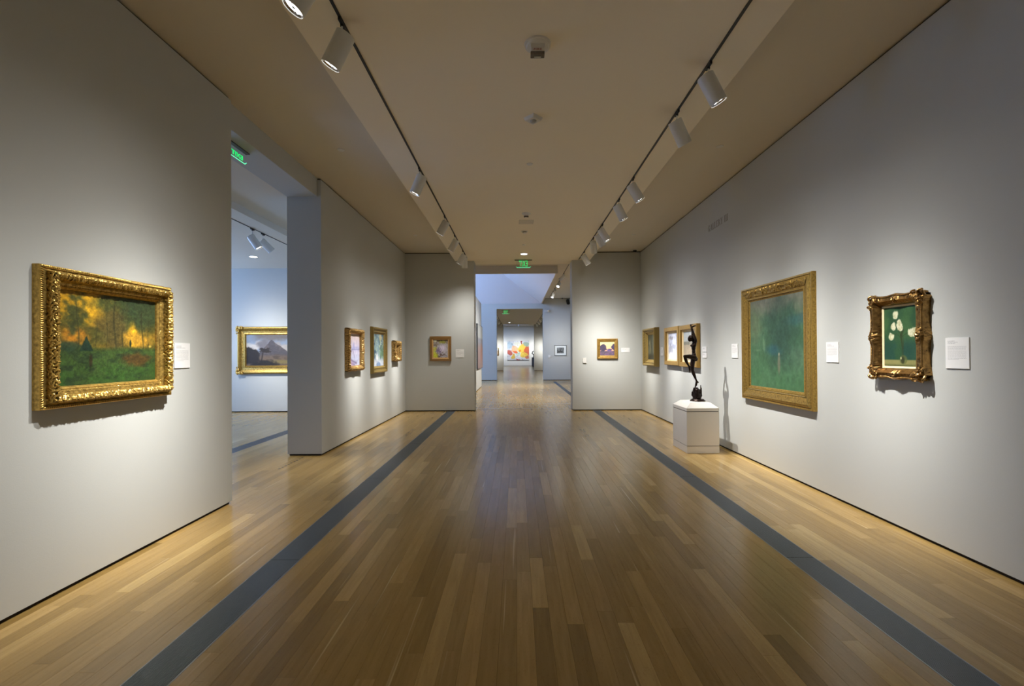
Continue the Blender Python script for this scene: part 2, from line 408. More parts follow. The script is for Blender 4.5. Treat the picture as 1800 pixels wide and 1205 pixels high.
lay(-6.0, 1.74, YB, Y2, 5); lay(1.74, 1.90, YB, 12.8, 6); lay(1.90, 4.6, YB, Y2, 7); lay(1.74, 1.90, 22.3, Y2, 8)
lay(-4.0, 4.2, Y2, YE, 9)
cand = []
for i, (a, b, c, d, full) in enumerate(planks):
    if d > 9 or c < 0.9: continue
    if not ((XL-0.05 < a and b < XR+0.05) or (a > -4.2 and 3.8 < c < 7)): continue
    c2 = max(c, 1.0)
    q = [px((x, y, 0)) for x, y in ((a, c2), (b, c2), (b, d), (a, d))]
    xs = [np.clip(t[0], 0, 1800) for t in q]; yy = [np.clip(t[1], 0, 1205) for t in q]
    ar = 0.5*abs(sum(xs[k]*yy[(k+1) % 4]-xs[(k+1) % 4]*yy[k] for k in range(4)))
    if ar > 0: cand.append((ar, i))
cand.sort(reverse=True)
single = {i for ar, i in cand[:300]}
def plank_vf(w_, l_, x=0, y=0, g=0.0003, c=0.0004, dz=0.0005):
    V = []
    for (ix, iy, z) in ((g+c, g+c, 0), (g, g, -dz), (g, g, -0.018)):
        V += [(x+ix, y+iy, z), (x+w_-ix, y+iy, z), (x+w_-ix, y+l_-iy, z), (x+ix, y+l_-iy, z)]
    F = [(0, 1, 2, 3)]+[(4+k, 4+(k+1) % 4, (k+1) % 4, k) for k in range(4)]+[(8+k, 8+(k+1) % 4, 4+(k+1) % 4, 4+k) for k in range(4)]
    return V, F
pmesh = {}
V = []; F = []; T = []
for i, (a, b, c, d, full) in enumerate(planks):
    if i in single:
        key = (round(b-a, 4), round(d-c, 3))
        if key not in pmesh:
            vv, ff = plank_vf(b-a, d-c)
            me = bpy.data.meshes.new('plank'); me.from_pydata(vv, [], ff); me.polygons.foreach_set('use_smooth', np.zeros(len(ff), bool)); me.materials.append(M_plank); pmesh[key] = me
        o = bpy.data.objects.new('plank', pmesh[key]); COL.objects.link(o); o.parent = floor; o.location = (a, c, 0)
    else:
        far = c > 7.0; vv, ff = plank_vf(b-a, d-c, a, c, 0.0 if far else 0.0003, 0.0001 if far else 0.0004, 0.00001 if far else 0.0005); n = len(V); V += vv; F += [tuple(k+n for k in f) for f in ff]
        t = random.random(); t = 0.5+(t-.5)*(0.6 if far else 1.0); T += [t]*12
po = mesh_np('plank_field', V, F, floor, M_plankfield)
at = po.data.attributes.new('tint', 'FLOAT', 'POINT'); at.data.foreach_set('value', T)
po['kind'] = 'stuff'

def grille(x0, x1, y0, y1, label, pitch=0.0084, joints=(3.15, 5.2, 7.2, 9.2)):
    t = thing('floor_grille', ((x0+x1)/2, y0, 0), label, 'floor grille', group=None)
    W = x1-x0; Lh = y1-y0; h = W/2
    for s in (-1, 1):
        a, b = sorted((s*h, s*(h-0.006))); box('edge_rail', a, b, 0, Lh, -0.018, 0.0006, M_steel, t)
    box('pan', -h+0.006, h-0.006, 0, Lh, -0.0188, -0.014, M_pan, t)
    n = int((W-0.016)/pitch); bm = bmesh.new()
    for i in range(n+1):
        x = -h+0.009+i*(W-0.018)/n
        bm_box(bm, x-0.0026, x+0.0026, 0, Lh, -0.014, -0.0006)
    o = bm_obj('bars', bm, t, M_grille); o['kind'] = 'stuff'
    for j in joints:
        if y0 < j < y1: box('section_joint', -h+0.006, h-0.006, j-y0-0.0015, j-y0+0.0015, -0.006, -0.0002, M_pan, t)
    return t
grille(*GR[1], 'long grey slotted metal floor grille running beside the left wall of the main gallery')
grille(*GR[2], 'long grey slotted metal floor grille running past the white pedestal on the right')
grille(*GR[0], 'grey metal floor grille glimpsed through the left opening, in the side gallery')
grille(*G2, 'short blue-grey floor grille in the second gallery', pitch=0.012, joints=(16,))
def strip(name, x0, x1, y): struct(box(name, x0, x1, y-0.012, y+0.012, -0.01, 0.0016, M_steel))
strip('trim_1', -1.5, 1.70, 12.66); strip('trim_2', -1.035, 1.35, Y2-0.02); strip('trim_3', -1.04, 1.358, 11.62)

# ------------------------------------------------------------------ spotlights on tracks
def track(x, y0, y1, z, label, w_=0.02):
    o = box('lighting_track', x-w_/2, x+w_/2, y0, y1, z-0.006, z+0.004, M_slot)
    tag(o, label, 'lighting track'); return o
TXL, TXR = -1.172, 1.515
track(TXL, YN+0.2, 10.75, HC, 'thin black lighting track in the ceiling above the left side of the main gallery')
track(TXR, YN+0.2, 11.05, HC, 'thin black lighting track in the ceiling above the right side of the main gallery')
track(-4.42, YN+0.2, YLG-0.5, 3.53, 'thin black lighting track on the side gallery ceiling, seen through the left opening')
track(-7.0, YN+0.2, YLG-0.5, 3.53, 'second lighting track deeper in the side gallery ceiling')
track(1.66, 12.2, 22.9, 4.2, 'lighting track on the second gallery ceiling, seen at the top right of the portal')
track(-1.17, 24.5, 35.8, HC, 'lighting track at left on the third gallery ceiling')
track(1.51, 24.5, 35.8, HC, 'lighting track at right on the third gallery ceiling')

HR, HL = 0.064, 0.235
def head_meshes():
    d = {}
    bm = bmesh.new()   # housing: hollow can, axis -z, origin at its closed top centre
    seg = 32
    prof = [(0.0, 0.0), (HR-0.006, 0.0), (HR, -0.006), (HR, -HL), (HR-0.003, -HL-0.0015), (HR-0.0045, -HL+0.002), (HR-0.0045, -HL+0.05)]
    rings = []
    for r, z in prof:
        if r == 0: rings.append([bm.verts.new((0, 0, z))]); continue
        rings.append([bm.verts.new((r*math.cos(2*math.pi*i/seg), r*math.sin(2*math.pi*i/seg), z)) for i in range(seg)])
    for a, b in zip(rings, rings[1:]):
        for i in range(seg):
            j = (i+1) % seg
            if len(a) == 1: bm.faces.new((a[0], b[j], b[i]))
            else: bm.faces.new((a[i], a[j], b[j], b[i]))
    bmesh.ops.recalc_face_normals(bm, faces=bm.faces)
    me = bpy.data.meshes.new('housing'); bm.to_mesh(me); bm.free(); me.materials.append(M_white)
    me.polygons.foreach_set('use_smooth', np.ones(len(me.polygons), bool)); me.set_sharp_from_angle(angle=math.radians(35)); d['housing'] = me
    bm = bmesh.new(); bm_tube(bm, (0, 0, -HL+0.003), (0, 0, -HL+0.016), HR-0.006, 0.05, 32, False, False)
    me = bpy.data.meshes.new('reflector'); bm.to_mesh(me); bm.free(); me.materials.append(M_refl); d['reflector'] = me
    bm = bmesh.new(); bm_tube(bm, (0, 0, -HL+0.015), (0, 0, -HL+0.020), 0.0515, None, 28)
    me = bpy.data.meshes.new('lamp'); bm.to_mesh(me); bm.free(); me.materials.append(M_lens); d['lamp'] = me
    bm = bmesh.new(); bm_tube(bm, (-0.055, 0, -HL+0.010), (0.055, 0, -HL+0.010), 0.0022, None, 8); bm_tube(bm, (0, 0, -HL+0.008), (0, 0, -HL+0.014), 0.011, None, 12)
    me = bpy.data.meshes.new('lamp_clip'); bm.to_mesh(me); bm.free(); me.materials.append(M_refl); d['lamp_clip'] = me
    bm = bmesh.new(); bm_box(bm, -0.009, 0.009, -0.05, 0.05, -0.022, 0.0); bm_tube(bm, (0, 0, -0.022), (0, 0, -0.034), 0.012, None, 12)
    me = bpy.data.meshes.new('track_adapter'); bm.to_mesh(me); bm.free(); me.materials.append(M_slot); d['adapter'] = me
    return d
HM = head_meshes()
def beam(ld, sig, spill=0.055, ssig=0.5):
    """lamp beam: a bright core with a soft wide skirt"""
    ld.use_nodes = True; nt = ld.node_tree; em = nt.nodes['Emission']
    tc = nt.nodes.new('ShaderNodeTexCoord'); sp = nt.nodes.new('ShaderNodeSeparateXYZ'); nt.links.new(tc.outputs['Normal'], sp.inputs[0])
    ab = nt.nodes.new('ShaderNodeMath'); ab.operation = 'ABSOLUTE'; nt.links.new(sp.outputs['Z'], ab.inputs[0])
    om = nt.nodes.new('ShaderNodeMath'); om.operation = 'SUBTRACT'; om.inputs[0].default_value = 1; nt.links.new(ab.outputs[0], om.inputs[1])
    outs = []
    for s_, w_ in ((sig, 1-spill), (ssig, spill)):
        d = nt.nodes.new('ShaderNodeMath'); d.operation = 'MULTIPLY'; d.inputs[1].default_value = -1/(s_*s_); nt.links.new(om.outputs[0], d.inputs[0])
        e = nt.nodes.new('ShaderNodeMath'); e.operation = 'EXPONENT'; nt.links.new(d.outputs[0], e.inputs[0])
        m_ = nt.nodes.new('ShaderNodeMath'); m_.operation = 'MULTIPLY'; m_.inputs[1].default_value = w_; nt.links.new(e.outputs[0], m_.inputs[0]); outs.append(m_)
    a = nt.nodes.new('ShaderNodeMath'); a.operation = 'ADD'; nt.links.new(outs[0].outputs[0], a.inputs[0]); nt.links.new(outs[1].outputs[0], a.inputs[1])
    nt.links.new(a.outputs[0], em.inputs['Strength'])
def spot(x, y, z, target, label, power=1.0, cone=10, group=None, off=None, light=True, col=SPOT_COL, blend=1.0, stem=0.055):
    """track head: z is the track underside"""
    t = thing('track_spotlight', (x, y, z), label, 'spotlight', group=group)
    o = bpy.data.objects.new('track_adapter', HM['adapter']); COL.objects.link(o); o.parent = t
    tx, ty, tz = target
    hd = Vector((tx-x, ty-y, 0)); hd.normalize()
    top = Vector((0, 0, -0.034-stem)) - hd*0.030
    ax = (Vector(target)-(Vector((x, y, z))+top)).normalized()
    bm = bmesh.new(); knee = Vector((0, 0, -0.034-stem*0.55))
    bm_tube(bm, (0, 0, -0.03), knee, 0.005, None, 10); 
    att = top + ax*0.012 + hd*0.0
    bm_tube(bm, knee, att, 0.005, None, 10)
    bm_obj('stem', bm, t, M_white, smooth=True)
    q = (-ax).to_track_quat('Z', 'Y')
    h = bpy.data.objects.new('housing', HM['housing']); COL.objects.link(h); h.parent = t
    h.location = top; h.rotation_mode = 'QUATERNION'; h.rotation_quaternion = q
    for k in ('reflector', 'lamp', 'lamp_clip'):
        c = bpy.data.objects.new(k, HM[k]); COL.objects.link(c); c.parent = h
    if light:
        ld = bpy.data.lights.new('spot_light', 'SPOT'); ld.energy = SPOT_W*power; ld.color = col
        ld.spot_size = math.radians(120); ld.spot_blend = 1.0; ld.shadow_soft_size = 0.02; beam(ld, math.radians(cone))
        lo = bpy.data.objects.new('spot_light', ld); COL.objects.link(lo); lo.parent = h
        lo.location = (0, 0, -HL-0.004)
    return t
Z = HC-0.006
spot(TXL, 2.58, Z, (-2.73, 2.35, 0.85), 'nearest white track spotlight on the left, cut by the top edge of the photo', 0.30)
spot(TXL, 3.067, Z, (-2.73, 3.32, 0.75), 'second white track spotlight on the left track, lens barely showing', 1.42, cone=10)
spot(TXL, 5.533, Z, (-2.62, 5.60, 0.2), 'white track spotlight on the left track, alone in front of the tall opening', 0.35)
spot(TXL, 7.464, Z, (-2.73, 7.70, 0.85), 'greyish track spotlight on the left track, before the closer pair near the back wall', 1.25, cone=7)
spot(TXL, 8.683, Z, (-2.73, 8.98, 0.85), 'white left-track spotlight just short of the last two', 1.25, cone=7)
spot(TXL, 9.98, Z, (-2.73, 10.2, 0.9), 'white left-track spotlight with thin bright lens, nearest the back wall', 1.1, cone=7)
spot(TXL, 10.30, Z, (-1.3, YB, 0.6), 'last left-track spotlight, turned away with no lens showing', 0.22, cone=24)
spot(TXR, 3.56, Z, (3.04, 3.70, 0.75), 'nearest white track spotlight on the right track, bright lens showing', 1.1, cone=10)
spot(TXR, 4.264, Z, (3.04, 5.0, 0.95), 'second right-track spotlight, turned away with its lens hidden', 0.95)
spot(TXR, 5.878, Z, (3.04, 5.75, 0.9), 'right-track spotlight with wide bright lens, above the large green painting', 0.75)
spot(TXR, 6.701, Z, (2.72, 6.66, 1.0), 'right-track spotlight next beyond the wide bright lens, its own lens a thin line', 0.9, cone=9)
spot(TXR, 8.003, Z, (3.04, 7.75, 0.9), 'right-track spotlight with bright lens beside a dimmer overlapping one, mid track', 1.0, cone=7.5)
spot(TXR, 8.37, Z, (3.04, 8.75, 0.9), 'right-track spotlight overlapped by the brighter one in front, lens hidden', 1.15, cone=7.5)
spot(TXR, 8.95, Z, (2.15, YB, 1.3), 'dim right-track spotlight pointed at the back wall, seen edge on', 1.15, cone=11)
spot(TXR, 10.12, Z, (3.04, 10.25, 0.9), 'last right-track spotlight by the portal, bright thin lens', 1.0, cone=7.5)
# behind the camera the tracks carry on; unseen spotlights added for ambient light
for (x, y, tx) in ((TXL, -1.4, -2.73), (TXL, 0.4, -2.73), (TXR, -1.6, 3.04), (TXR, 0.2, 3.04)):
    spot(x, y, Z, (tx, y+0.2, 0.9), '%s of the two spotlights behind the viewpoint on the %s track' % ('nearer' if y > 0 else 'farther', 'left' if x < 0 else 'right'), 0.5,
         group='track spotlights behind the viewpoint on the %s track' % ('left' if x < 0 else 'right'))
# side gallery
Zg = 3.53-0.006
spot(-4.42, 7.60, Zg, (-3.35, 8.0, 1.6), 'white spotlight with glowing lens in the side gallery, left of the crossing pair', 0.3, stem=0.09)
spot(-4.42, 7.92, Zg, (-3.25, 8.9, 1.9), 'white spotlight in the side gallery, right of the crossing pair, lens hidden', 0.3, stem=0.09)
spot(-4.42, 6.45, Zg, (-3.3, 6.2, 1.5), 'side gallery spotlight mostly hidden behind the near wall edge', 0.2, stem=0.09)
spot(-7.0, 8.6, Zg, (-5.75, YLG, 1.2), 'side gallery spotlight out of view that lights the storm landscape', 1.1, cone=13)
spot(-7.0, 5.0, Zg, (-8.9, 5.0, 1.4), 'side gallery spotlight out of view over the outer wall', 0.4)
# second gallery
Z2 = 4.2-0.006
spot(1.66, 15.9, Z2, (-1.5, 17.6, 1.4), 'upper spotlight on the second gallery track, at the portal\'s top right', 1.6, cone=14)
spot(1.66, 17.6, Z2, (0.6, 15.8, 2.2), 'middle spotlight on the second gallery track with a round bright lens', 0.3)
spot(1.66, 19.6, Z2, (2.25, Y2, 1.7), 'lowest, dim spotlight on the second gallery track', 0.8, cone=11)
spot(1.66, 13.4, Z2, (4.5, 14.0, 1.5), 'second gallery spotlight hidden behind the portal jamb', 0.7)
spot(1.66, 12.6, Z2, (0.1, 15.0, 0.0), 'second gallery spotlight over the floor just inside the portal, hidden by the jamb', 1.1, cone=24)  # unseen lamp added to brighten the second gallery floor
spot(1.66, 20.6, Z2, (0.2, 19.0, 0.0), 'hidden second gallery spotlight lighting the floor before the second portal', 1.2, cone=20)  # another lamp put in for more light on that floor
# third gallery
for k, (x, y, tx) in enumerate(((-1.17, 26.5, -2.73), (-1.17, 29, -2.73), (-1.17, 31.5, -2.73), (-1.17, 34.4, -1.5), (1.51, 26.5, 3.04), (1.51, 29, 3.04), (1.51, 31.8, 3.04), (1.51, 34.2, 2.0))):
    ty = Y3 if k in (3, 7) else y+0.3
    spot(x, y, Z, (tx, ty, 1.5), '%s of four small spotlights on the third gallery\'s %s track' % (('nearest', 'second', 'third', 'farthest')[k % 4], 'left' if x < 0 else 'right'),
         1.1, group='third gallery spotlights on the %s track' % ('left' if x < 0 else 'right'))
# fourth gallery wash on the end wall
for x in (-1.6, 0.2, 2.0):   # lamps just before the end wall
    spot(x, 45.4, 4.3-0.006, (x*0.9, YE, 1.7), '%s of three ceiling spotlights washing the far end wall' % {-1.6: 'leftmost', .2: 'middle', 2.0: 'rightmost'}[x], 2.0, group='far end wall spotlights')
    struct(box('trim_ceiling_rail', x-0.012, x+0.012, 45.3, 45.5, 4.294, 4.305, M_slot))

# ------------------------------------------------------------------ ceiling fittings
def disc_thing(name, x, y, z, r, h, label, cat, m=M_plastic):
    bm = bmesh.new(); bm_tube(bm, (0, 0, 0.001), (0, 0, -h*0.5), r, r, 28); bm_tube(bm, (0, 0, -h*0.5), (0, 0, -h), r, r*0.9, 28)
    o = bm_obj(name, bm, None, m, smooth=True); o.location = (x, y, z); tag(o, label, cat); return o
disc_thing('sprinkler_cover', -2.11, 5.47, HS, 0.042, 0.007, 'round sprinkler cover on the left side ceiling beside the tall opening', 'sprinkler')
disc_thing('sprinkler_cover', 2.447, 5.453, HS, 0.042, 0.007, 'round sprinkler cover on the right side ceiling above the large green painting', 'sprinkler')
disc_thing('sprinkler_cover', -2.102, 9.456, HS, 0.042, 0.007, 'round sprinkler cover on the left side ceiling near the back wall', 'sprinkler')
disc_thing('sprinkler_cover', 2.451, 9.53, HS, 0.042, 0.007, 'round sprinkler cover on the right side ceiling near the dome camera', 'sprinkler')
disc_thing('sprinkler_cover', 0.166, 5.43, HC, 0.038, 0.007, 'round sprinkler cover in the middle ceiling just beyond the motion sensor', 'sprinkler')
disc_thing('sprinkler_cover', 0.16, 9.507, HC, 0.038, 0.007, 'small round sprinkler cover in the middle ceiling next to the recessed downlight', 'sprinkler')
def downlight(x, y, z, label, e=5.0, r=0.075):
    t = thing('downlight', (x, y, z), label, 'downlight')
    bm = bmesh.new(); bm_tube(bm, (0, 0, 0.002), (0, 0, -0.004), r+0.008, r+0.006, 28); bm_obj('trim_ring', bm, t, M_plastic, smooth=True)
    bm = bmesh.new(); bm_tube(bm, (0, 0, -0.003), (0, 0, -0.006), r, None, 28)
    bm_obj('diffuser', bm, t, mat('downlight_diffuser', (1, 1, 1, 1), 0.4, emis=(0.92, 0.96, 1, 1), estr=e), smooth=True)
downlight(0.174, 10.384, HC, 'round glowing recessed downlight in front of the central exit sign')
downlight(-5.69, 9.82, 3.53, 'round glowing recessed downlight in the side gallery ceiling')
downlight(-0.55, 34.0, HC, 'round glowing downlight in the third gallery ceiling')
# fire strobes
def bevel_text(txt, size, ext, m, name, parent, loc, rot, sx=1.0):
    c = bpy.data.curves.new(name, 'FONT'); c.body = txt; c.size = size; c.extrude = ext; c.align_x = 'CENTER'; c.align_y = 'CENTER'
    tmp = bpy.data.objects.new(name, c); COL.objects.link(tmp)
    bpy.context.view_layer.update()
    me = bpy.data.meshes.new_from_object(tmp.evaluated_get(bpy.context.evaluated_depsgraph_get()))
    bpy.data.objects.remove(tmp)
    o = bpy.data.objects.new(name, me); COL.objects.link(o); me.materials.clear(); me.materials.append(m)
    o.parent = parent; o.location = loc; o.rotation_euler = rot; o.scale = (sx, 1, 1)
    return o
def strobe(x, y, label, s=1.0, text=True):
    t = thing('fire_strobe', (x, y, HC), label, 'fire alarm')
    bm = bmesh.new(); bm_tube(bm, (0, 0, 0.001), (0, 0, -0.012*s), 0.098*s, 0.096*s, 36); bm_tube(bm, (0, 0, -0.012*s), (0, 0, -0.022*s), 0.085*s, 0.078*s, 36)
    bm_obj('base', bm, t, M_plastic, smooth=True)
    bm = bmesh.new()
    vs = [(-0.052, -0.045, -0.02), (0.052, -0.045, -0.02), (0.046, 0.055, -0.02), (-0.046, 0.055, -0.02), (-0.05, -0.035, -0.042), (0.05, -0.035, -0.042), (0.042, 0.05, -0.05), (-0.042, 0.05, -0.05)]
    q = [bm.verts.new(tuple(c*s for c in v)) for v in vs]
    for f in ((0, 3, 2, 1), (4, 5, 6, 7), (0, 1, 5, 4), (1, 2, 6, 5), (2, 3, 7, 6), (3, 0, 4, 7)): bm.faces.new([q[i] for i in f])
    bmesh.ops.recalc_face_normals(bm, faces=bm.faces)
    bm_obj('housing', bm, t, M_plastic, bevel=0.003*s)
    bm = bmesh.new(); bm_box(bm, -0.052*s, 0.052*s, 0.004*s, 0.050*s, -0.072*s, -0.044*s); o = bm_obj('strobe_lens', bm, t, M_strobe, bevel=0.007*s)
    bm = bmesh.new(); bm_tube(bm, (-0.025*s, 0.026*s, -0.0765*s), (0.025*s, 0.026*s, -0.0765*s), 0.005*s, None, 10); bm_obj('flash_tube', bm, t, M_plastic)
    if text: bevel_text('FIRE', 0.034*s, 0.0006, M_red, 'lettering', t, (0, -0.016*s, -0.0455*s), (math.pi+0.09, 0, 0), 1.0)
strobe(0.165, 3.32, 'nearest white ceiling fire strobe lettered FIRE, front of the line of ceiling fittings')
strobe(0.164, 7.366, 'white ceiling fire strobe in mid gallery above the access panel', 0.75)
disc_t = thing('smoke_detector', (0.155, 8.437, HC), 'small round smoke detector between the second strobe and the downlight', 'smoke detector')
bm = bmesh.new(); bm_tube(bm, (0, 0, 0.001), (0, 0, -0.014), 0.062, 0.06, 28); bm_obj('base', bm, disc_t, M_plastic, smooth=True)
bm = bmesh.new(); bm_tube(bm, (0, 0, -0.014), (0, 0, -0.03), 0.04, 0.038, 24); bm_obj('sensing_chamber', bm, disc_t, M_strobe, smooth=True)
bm = bmesh.new(); bm_tube(bm, (0, 0, -0.03), (0, 0, -0.042), 0.042, 0.034, 24); bm_obj('cap', bm, disc_t, M_plastic, smooth=True)
ms = thing('motion_sensor', (0.169, 4.362, HC), 'white diamond-turned ceiling motion sensor between the near strobe and a sprinkler', 'motion sensor')
bm = bmesh.new(); bmesh.ops.create_cone(bm, cap_ends=True, segments=4, radius1=0.095, radius2=0.078, depth=0.03, matrix=Matrix.Translation((0, 0, -0.014)) @ Matrix.Rotation(math.pi, 4, 'X'))
bm_obj('case', bm, ms, M_plastic, bevel=0.006)
bm = bmesh.new(); bm_ell(bm, Vector((0, 0, -0.028)), (0.034, 0.034, 0.022)); bm_obj('sensor_lens', bm, ms, mat('frosted_lens', L4(180, 180, 176), 0.35), smooth=True)
ap = thing('access_panel', (0.174, 7.849, HC), 'barely visible square access panel flush in the middle ceiling', 'access panel')
box('panel', -0.12, 0.12, -0.12, 0.12, -0.0015, 0.001, M_ceil, ap)
bm = bmesh.new()
for a in (-0.123, 0.121): bm_box(bm, a, a+0.002, -0.123, 0.123, -0.0008, 0.001); bm_box(bm, -0.123, 0.123, a, a+0.002, -0.0008, 0.001)
bm_obj('joint', bm, ap, M_dark)
def dome_cam(x, y, z, label, s=1):
    t = thing('dome_camera', (x, y, z), label, 'security camera')
    bm = bmesh.new(); bm_tube(bm, (0, 0, 0.001), (0, 0, -0.02*s), 0.06*s, 0.055*s, 28); bm_obj('base', bm, t, M_plastic, smooth=True)
    bm = bmesh.new(); bm_ell(bm, Vector((0, 0, -0.02*s)), (0.045*s, 0.045*s, 0.045*s)); bm_obj('dome', bm, t, M_strobeclear, smooth=True)
dome_cam(2.849, 10.93, HS, 'dark dome camera on the ceiling in the far right corner of the main gallery')
dome_cam(2.32, 23.1, 4.2, 'tiny dark dome camera on the second gallery ceiling')
# bracket camera in gallery two
bc = thing('bullet_camera', (2.62, Y2, 4.02), 'small black bracket camera high on the second gallery back wall', 'security camera')
bm = bmesh.new(); bm_tube(bm, (0, -0.30, -0.1), (0, -0.04, 0.06), 0.085, None, 20); bm_obj('body', bm, bc, M_black, smooth=True)
bm = bmesh.new(); bm_tube(bm, (0, 0.001, 0.02), (0, -0.1, 0.0), 0.02, None, 10); bm_obj('bracket', bm, bc, M_black)

# exit signs
def exit_sign(x, y, z, rz, label, w_=0.36, drop=0.185, s=1.0, lh=1.0):
    t = thing('exit_sign', (x, y, z), label, 'exit sign', rz)
    box('canopy', -0.21*s, 0.21*s, -0.025*s, 0.025*s, -0.012, 0.001, mat('sign_canopy', L4(70, 66, 58), 0.5), t)
    p = box('acrylic_panel', -w_/2*s, w_/2*s, -0.003, 0.003, -drop*s, -0.010, M_acryl, t)
    bm = bmesh.new(); pts = [(-w_/2, -0.03), (-w_/2, -drop+0.025), (-w_/2+0.03, -drop), (w_/2-0.03, -drop), (w_/2, -drop+0.025), (w_/2, -0.03)]
    for a, b in list(zip(pts, pts[1:]))[1:4]: bm_tube(bm, (a[0]*s, 0, a[1]*s), (b[0]*s, 0, b[1]*s), 0.0042*s, None, 8)
    bm_obj('glowing_edge', bm, t, M_greenedge)
    bevel_text('EXIT', 0.205*s, 0.0045, M_green, 'lettering', t, (0, 0, (-0.098 if lh == 1 else -drop*0.70)*s), (math.pi/2, 0, math.pi), 0.52).scale = (0.52, lh, 1)
    return t
exit_sign(0.17, 11.06, HC, 0, 'green edge-lit exit sign above the central portal, lettering seen mirrored')
exit_sign(-2.95, 4.80, 3.625, math.pi/2, 'green exit sign under the tall left opening\'s lintel, partly hidden by the near wall', s=0.9, drop=0.15, lh=0.36)
exit_sign(-0.58, 24.1, HC, math.pi, 'distant green exit sign in the third gallery, seen through the second portal', s=1.05)

# ------------------------------------------------------------------ paintings
def wall_pose(side, u, v, wallx=None):
    """origin at painting centre on the wall; local x = viewer's right, -y = out of the wall"""
    if side == 'L': return (XL if wallx is None else wallx, u, v), math.pi/2
    if side == 'R': return (XR if wallx is None else wallx, u, v), -math.pi/2
    return (u, YB if wallx is None else wallx, v), 0.0

def rails(root, W, H, prof, m, relief=None, res=0.02, pres=0.004, name='frame_rail', outline=None):
    P = [(0.0, 0.0)]+list(prof)+[(prof[-1][0], 0.0)]
    ds = []; hs = []
    for (d0, h0), (d1, h1) in zip(P, P[1:]):
        n = max(1, int(math.hypot(d1-d0, h1-h0)/pres)) if relief else 1
        for k in range(n): ds.append(d0+(d1-d0)*k/n); hs.append(h0+(h1-h0)*k/n)
    ds.append(P[-1][0]); hs.append(P[-1][1])
    ds = np.array(ds); hs = np.array(hs); nd = len(ds)
    wmax = prof[-1][0]
    for k, (Lr, org, dr, inw) in enumerate(((W, (-W/2, -H/2), (1, 0), (0, 1)), (H, (W/2, -H/2), (0, 1), (-1, 0)), (W, (W/2, H/2), (-1, 0), (0, -1)), (H, (-W/2, H/2), (0, -1), (1, 0)))):
        ns = max(2, int(Lr/res))+1 if relief else 2
        s = np.linspace(0, 1, ns)[:, None]; D = np.broadcast_to(ds[None, :], (ns, nd)).copy(); Hh = np.broadcast_to(hs[None, :], (ns, nd)).copy()
        A = D+(Lr-2*D)*s                       # distance along the rail
        if relief is not None:
            dh, dd = relief(A, D, Hh, Lr, k)
            Hh = Hh+np.where(Hh > 1e-6, dh, 0); D2 = D+dd
        else: D2 = D
        x = org[0]+dr[0]*A+inw[0]*D2; z = org[1]+dr[1]*A+inw[1]*D2
        V = np.stack([x, -Hh, z], -1).reshape(-1, 3)
        i = np.arange(ns-1)[:, None]*nd; j = np.arange(nd-1)[None, :]
        a = (i+j).ravel(); F = np.stack([a, a+nd, a+nd+1, a+1], -1)
        b0 = (np.arange(ns-1)*nd); F2 = np.stack([b0+nd-1, b0+nd+nd-1, b0+nd, b0], -1)   # back
        mesh_np(name, V, np.concatenate([F, F2]), root, m, smooth=True, angle=50 if relief else 25)

def canvas(root, W, H, depth, painter, nx, ny, name='canvas', m=None, mute=0.26, gain=0.82):
    u = np.linspace(0, 1, nx); v = np.linspace(0, 1, ny)
    U, Vv = np.meshgrid(u, v)
    C = np.clip(painter(U, Vv, W/H), 0, 1); C = mute*C.mean(-1, keepdims=True)+(1-mute)*C; C = np.clip(C*gain, 0, 1)
    V = np.stack([(U-.5)*W, np.full_like(U, -depth), (Vv-.5)*H], -1).reshape(-1, 3)
    i = np.arange(ny-1)[:, None]*nx; j = np.arange(nx-1)[None, :]; a = (i+j).ravel()
    F = np.stack([a, a+1, a+nx+1, a+nx], -1)
    n = len(V)
    V = np.concatenate([V, np.array([[-W/2, -0.001, -H/2], [W/2, -0.001, -H/2], [W/2, -0.001, H/2], [-W/2, -0.001, H/2]])])
    o = mesh_np(name, V, F, root, m or M_canvas)
    at = o.data.attributes.new('paint', 'FLOAT_COLOR', 'POINT')
    C4 = np.ones((len(V), 4), np.float32); C4[:n, :3] = lin(C.reshape(-1, 3)*255)
    at.data.foreach_set('color', C4.ravel())
    return o
def liner(root, W, H, w_, d0, d1, m, name='liner'):
    rails(root, W, H, [(0, d0), (w_, d1)], m, name=name)

def col(*c): return np.array(c, float)/255
def mixc(A, B, t): return A*(1-t[..., None])+B*t[..., None]
def blob(U, V, x, y, rx, ry, soft=0.3, n=0.0, seed=0, f=9):
    d = np.sqrt(((U-x)/rx)**2+((V-y)/ry)**2)
    if n: d = d+n*(fbm(U*f, V*f, seed)-.5)*2
    return 1-ss(1-soft, 1+soft, d)
def brush(U, V, s, f=40, ax=1.0): return fbm(U*f, V*f*ax, s, 3)-.5
def full(U, c): return np.broadcast_to(col(*c), U.shape+(3,)).copy()

